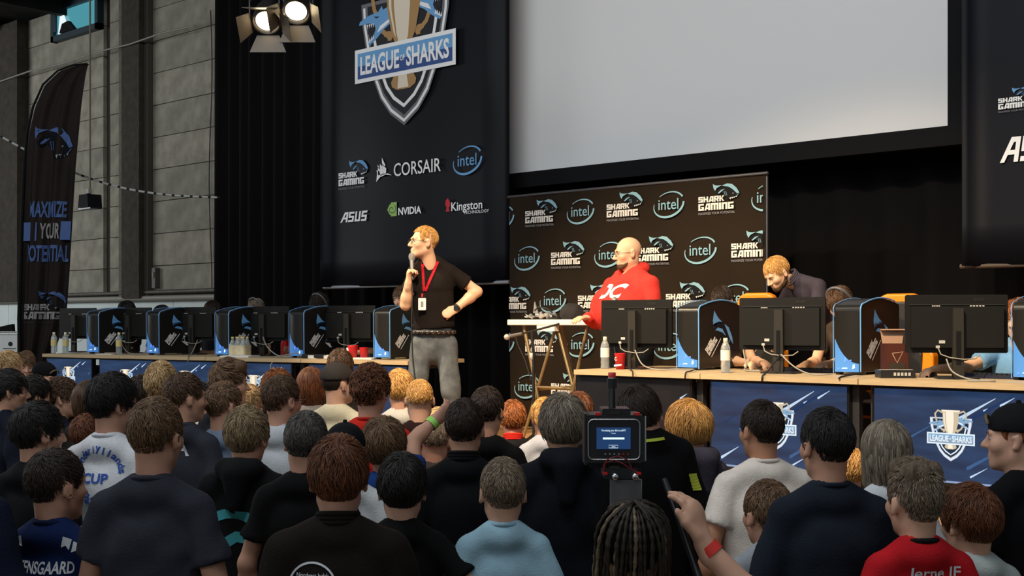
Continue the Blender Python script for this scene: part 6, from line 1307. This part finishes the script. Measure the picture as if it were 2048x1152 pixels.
# boom microphone stand
q = at_y(1067, 700, 7.62); ms = empty('microphone_stand', (q.x, q.y, STG), label='black boom microphone stand in front of the folding table', cat='microphone stand')
def msp(px, py, dy=0): p = at_y(px, py, 7.62 + dy) - ms.location; return p
bt = msp(1067, 700); MB().tube([(0, 0, .10), msp(1067, 720), msp(1064, 662)], .012, 10).obj('pole', M_black, ms); MB().lathe([(0, 0), (.02, 0), (.02, .06), (0, .06)], 12, c=tuple(msp(1064, 720))).obj('clutch', M_lab, ms)
MB().tube([msp(1118, 648), msp(1062, 663), msp(1040, 668)], .009, 8).obj('boom', M_black, ms); MB().tube([msp(1045, 667), msp(1022, 672)], [.014, .017], 12).obj('microphone_body', mat('mic_grey', (.1, .1, .1)), ms)
mb = MB(); mb.lathe([(.026 * math.cos(a), .026 * math.sin(a)) for a in [-1.57 + .39 * k for k in range(9)]], 16, c=tuple(msp(1014, 674))); mb.obj('microphone_grille', mat('mic_grille3', (.5, .47, .42), .5, metal=.4), ms)
for k in range(3):
    a = 2 * math.pi * k / 3 + .5; MB().tube([(0, 0, .16), (.16 * math.cos(a), .16 * math.sin(a), .09), (.30 * math.cos(a), .30 * math.sin(a), .012)], .010, 8).obj('tripod_leg', M_black, ms)
MB().tube([msp(1030, 670), msp(1036, 690), msp(1050, 720), msp(1062, 760)], .004, 6).obj('cable', M_cable, ms)

# ------------------------------------------------------------------ camera operator with braids and the video camera
OZ = 3.2
op = person(1265, 1003, Z=OZ, yaw=4, hy=0, hp=14, hair=None, shirt=('tee', hexc('141416')), label='camera operator with long dark braids raising a hand with a red wristband', sk='fair', hs=1.0, fine=False, group=AUD, face=False, grid=.0085,
            J=None, arms=('cross', 'down'), wide=.9)
bpy.data.objects.remove(op['body']) if False else None
C, R = op['C'], op['R']
f = SDF((-.12, -.14, -.10), (.12, .12, .14), .008); f.ell((0, -.012, .030), (.081, .102, .095), k=.01); f.cut((zline(f.ax[1], HST['med'])[None, :, None] - f.Z) + 0 * f.X); f.cut(np.minimum(.03, f.Y - .055) + np.where(f.Z > .05, -.05, 0) + 0 * f.X); v_, q_ = f.surf()
hb = mobj('hair', npmesh('hair', v_ @ R.T + C, q_), scalpmat('black'), op['root'])
M_braid = mat('braid', hexc('2a221b'), .55, .3, noise=.5, nscale=90); M_braid2 = mat('braid_light', hexc('6a5c48'), .55, .3, noise=.5, nscale=90); rb_ = random.Random(5)
for k in range(34):
    a = math.pi * (k + .5) / 34 * 1.25 - .125 * math.pi; P_ = []; sp_ = rb_.uniform(.9, 1.1); kk = rb_.uniform(0, 6)
    ca, sa = math.cos(a), math.sin(a); L = rb_.uniform(.30, .44); n = 44
    for i in range(n):
        t = i / (n - 1)
        if t < .4: b = (t / .4) * 1.55; x_, y_, z_ = .089 * ca * math.sin(b) * sp_, -.03 - .093 * sa * math.sin(b) * sp_, .03 + .101 * math.cos(b) * sp_
        else: u = (t - .4) / .6; x_, y_, z_ = .089 * ca * sp_ * (1 + .18 * u), -.03 - .093 * sa * sp_ - .02 * u * sa, .032 - L * u
        P_.append(tuple(C + R @ np.array((x_ + .003 * math.sin(kk + t * 9), y_, z_))))
    rr_ = [(.0052 + .0016 * math.sin(i * 2.1)) * (1 if i < n - 6 else .7) for i in range(n)]; MB().tube(P_, rr_, 6).obj('braid', M_braid2 if k % 5 == 2 else M_braid, hb)
for k in range(10):
    a = rb_.uniform(0, 6.28); MB().tube([tuple(C + R @ np.array((.05 * math.cos(a) * q, -.04 + .05 * math.sin(a) * q, .125 + .012 * math.sin(q * 3)))) for q in (0, .5, 1, 1.4)], [.006, .005, .004, .002], 6).obj('loose_tuft', M_braid, hb)
# raised hand (right arm) replaces the generic one: fine surface, continuous from elbow to fingertips
ra = op['j']; s3 = np.array((.33, .05, 1.10 + (op['C'][2] - 1.40))); 
def opl(px, py, dy=0):  # point at the operator's depth in the operator's own frame
    return loc_of(op['root'], at_depth(px, py, OZ + dy))
eW = opl(1545, 1245, -.02); wW = opl(1408, 1088, .03); f = SDF(np.minimum(eW, wW) - .2, np.maximum(eW, wW) + .2, .0062); f.cone(eW, eW + (wW - eW) * .35, .040, .042, .02); f.cone(eW + (wW - eW) * .3, wW, .042, .025, .02)
f.cone(eW, loc_of(op['root'], op['root'].matrix_basis @ Vector((.19, -.02, op['nb'][2] - .09))), .040, .048, .02)
hand_sdf(f, wW, opl(1372, 960, .06) - wW, np.array((-.75, .6, -.1)), 1.06, .36, -1, thumb_out=.35)
mobj('raised_arm', f.mesh('raised_arm'), skin('fair'), op['body'])
dv = (wW - eW) / np.linalg.norm(wW - eW); MB().tube([tuple(wW - dv * .035), tuple(wW - dv * .008)], .0325, 18, cap=False).obj('wristband', mat('wristband_red', hexc('d8342a'), .6), op['root'])
# the camera
VZ = 3.32; vc = empty('video_camera', at_depth(1232, 875, VZ), CY, label='black video camera showing a blue menu on its rear screen', cat='video camera'); k = VZ / F
def vx(px): return (px - 1232) * k
def vz(py): return (875 - py) * k
def vb(name, px0, py0, px1, py1, y0, y1, m, r=.003, par=None): return MB().rbox(((vx(px0) + vx(px1)) / 2, (y0 + y1) / 2, (vz(py0) + vz(py1)) / 2), (vx(px1) - vx(px0), y1 - y0, abs(vz(py0) - vz(py1))), r, ax=1).obj(name, m, par or vc)
cb = vb('camera_body', 1172, 830, 1290, 926, .0, .14, M_black, .012)
mb = MB(); R_ = []; 
for sx, sz, st in ((1, 1, 0), (-1, 1, 1), (-1, -1, 2), (1, -1, 3)):
    for i in range(5): t = (st + i / 4) * math.pi / 2; R_.append((vx(1228) + sx * (51.5 * k - .014) + .014 * math.cos(t), vz(879) + sz * (40 * k - .014) + .014 * math.sin(t)))
mb.tube([(a, -.003, b) for a, b in R_ + [R_[0]]], .0022, 8, cap=False); mb.obj('silver_bezel', M_metal, cb)
scr = vb('rear_screen', 1193, 855, 1261, 898, -.004, .0, glow('menu', hexc('2a4f86'), .55), .001)
mb = MB(); put_text(mb, 'Formatting your disk to exFAT', vx(1203), vz(863.5), 48 * k, 5 * k, 0, .0); put_text(mb, 'Complete', vx(1222), vz(867.5), 9 * k, 2.5 * k, 0, 0); mb.poly(R4(vx(1205.5), vz(878.5), vx(1248.5), vz(874.5)), 0, 0); put_text(mb, 'Done', vx(1223.5), vz(894), 7 * k, 2.6 * k, 0, 0)
strip(mb, [(vx(1217.5), vz(890)), (vx(1235.5), vz(890)), (vx(1235.5), vz(895.5)), (vx(1217.5), vz(895.5))], .4 * k * 2, 0, 0, None, True); mb.obj('menu_lettering', glow('menutext', (.75, .92, 1), 1.1), scr, (0, -.0055, 0))
for i in range(6): vb('button', 1209 + i * 9, 906.5, 1212 + i * 9, 909.5, -.004, .0, M_cablew if i < 4 else M_red, .0005)
vb('top_plate', 1205, 818, 1262, 831, .01, .11, M_black, .004); vb('plate_grip', 1219, 824, 1240, 829, .004, .012, M_mon2, .001)
MB().lathe([(0, 0), (.010, 0), (.010, .055), (.0135, .055), (.0135, .082), (.010, .084), (.010, .096), (0, .098)], 16, c=(vx(1227), .05, vz(819)), m=0).obj('top_microphone', M_metal, vc); MB().lathe([(.0142, 0), (.0142, .028)], 16, c=(vx(1227), .05, vz(819) + .055)).obj('mic_collar', M_black, vc); MB().lathe([(.0106, 0), (.0106, .013), (0, .014)], 16, c=(vx(1227), .05, vz(819) + .085)).obj('red_cap', M_red, vc)
for px in (1196, 1274): vb('red_catch', px - 5, 825.5, px + 6, 831, -.002, .02, M_red, .001)
vb('side_rod', 1289.5, 832, 1292, 922, -.004, .0, M_chrome, .0006); vb('handle_frame_left', 1169, 828, 1174, 930, .0, .1, M_black, .001)
vb('base_plate', 1180, 926, 1290, 936, .0, .14, M_blackm, .002); vb('rail_block', 1208, 936, 1276, 958, .0, .12, M_black, .003); vb('plate_label', 1218, 932, 1239, 937, -.003, .0, M_mon2, .0005)
for px in (1229, 1269): MB().lathe([(0, 0), (.0085, 0), (.0085, .02), (.006, .02)], 14, M=Matrix.Translation((vx(px), -.02, vz(952))) @ Matrix.Rotation(-math.pi / 2, 4, 'X')).obj('rail_end', M_chrome, vc)
vb('battery', 1223, 960, 1283, 1046, .005, .06, mat('battery_grey', (.10, .105, .11), .35), .004); vb('battery_edge', 1282, 960, 1284, 1046, .0, .02, M_metal, .0005)
for pts in (((1207, 945), (1206, 930), (1215, 917), (1235, 911), (1255, 919), (1262, 934)), ((1206, 946), (1210, 925), (1228, 919), (1246, 927), (1262, 938), (1274, 944))):
    MB().tube([(vx(a), -.012, vz(b)) for a, b in pts], .0016, 6).obj('red_wire', mat('wire_red', hexc('7a1218'), .5), vc)
for a, b in ((1210, 945), (1277, 945)): vb('red_plug', a - 5, b - 2, a + 4, b + 3, -.018, -.008, M_red, .001)
MB().tube([(0, .06, vz(1046)), (0, .06, -vc.location.z + .05)], .016, 10).obj('monopod', M_black, vc)
mb = MB(); mb.tube([(vx(1330), .02, vz(960)), (vx(1352), -.03, vz(1025)), (vx(1392), -.12, vz(1160))], [.008, .009, .011], 8); mb.obj('pan_handle', M_black, vc); vb('lens_barrel', 1205, 850, 1255, 905, .14, .30, M_black, .02)
MB().lathe([(0, -.02), (.14, -.02), (.16, 0), (0, .02)], 16, c=(0, .06, -vc.location.z + .02)).obj('monopod_foot', M_black, vc)
# sign board and rail at the far left
p = at_depth(18, 800, 15.4); e = empty('sign_board', (p.x, p.y, 0.0), CY, label='white notice board with a round black mark at the left edge', cat='sign'); kk = 15.4 / F
MB().box((0, 0, EYE - (686 - 646) * kk), (34 * kk, .03, 36 * kk)).obj('board', mat('board_white', (.62, .66, .66), .6), e); MB().lathe([(0, .0), (4.6 * kk, .0)], 18, M=Matrix.Translation((4 * kk, -.018, EYE - (688 - 646) * kk)) @ Matrix.Rotation(math.pi / 2, 4, 'X')).obj('round_mark', M_pdark, e); MB().box((2 * kk, -.018, EYE - (697 - 646) * kk), (26 * kk, .004, 1.2 * kk)).obj('printed_line', M_pdark, e)
for sx in (-1, 1): MB().box((sx * 14 * kk, .02, (EYE - (704 - 646) * kk) / 2), (.04, .04, EYE - (704 - 646) * kk)).obj('post', M_cablew, e)
MB().tube([(-.4, -.05, EYE - (664 - 646) * kk), (18 * kk, -.05, EYE - (664 - 646) * kk)], .012, 8).obj('rail', M_metal, e); MB().prism([(-22 * kk, EYE - (663 - 646) * kk), (10 * kk, EYE - (663 - 646) * kk), (9 * kk, EYE - (648 - 646) * kk), (-22 * kk, EYE - (655 - 646) * kk)], -.05, .04).obj('dark_bundle', M_blackm, e)
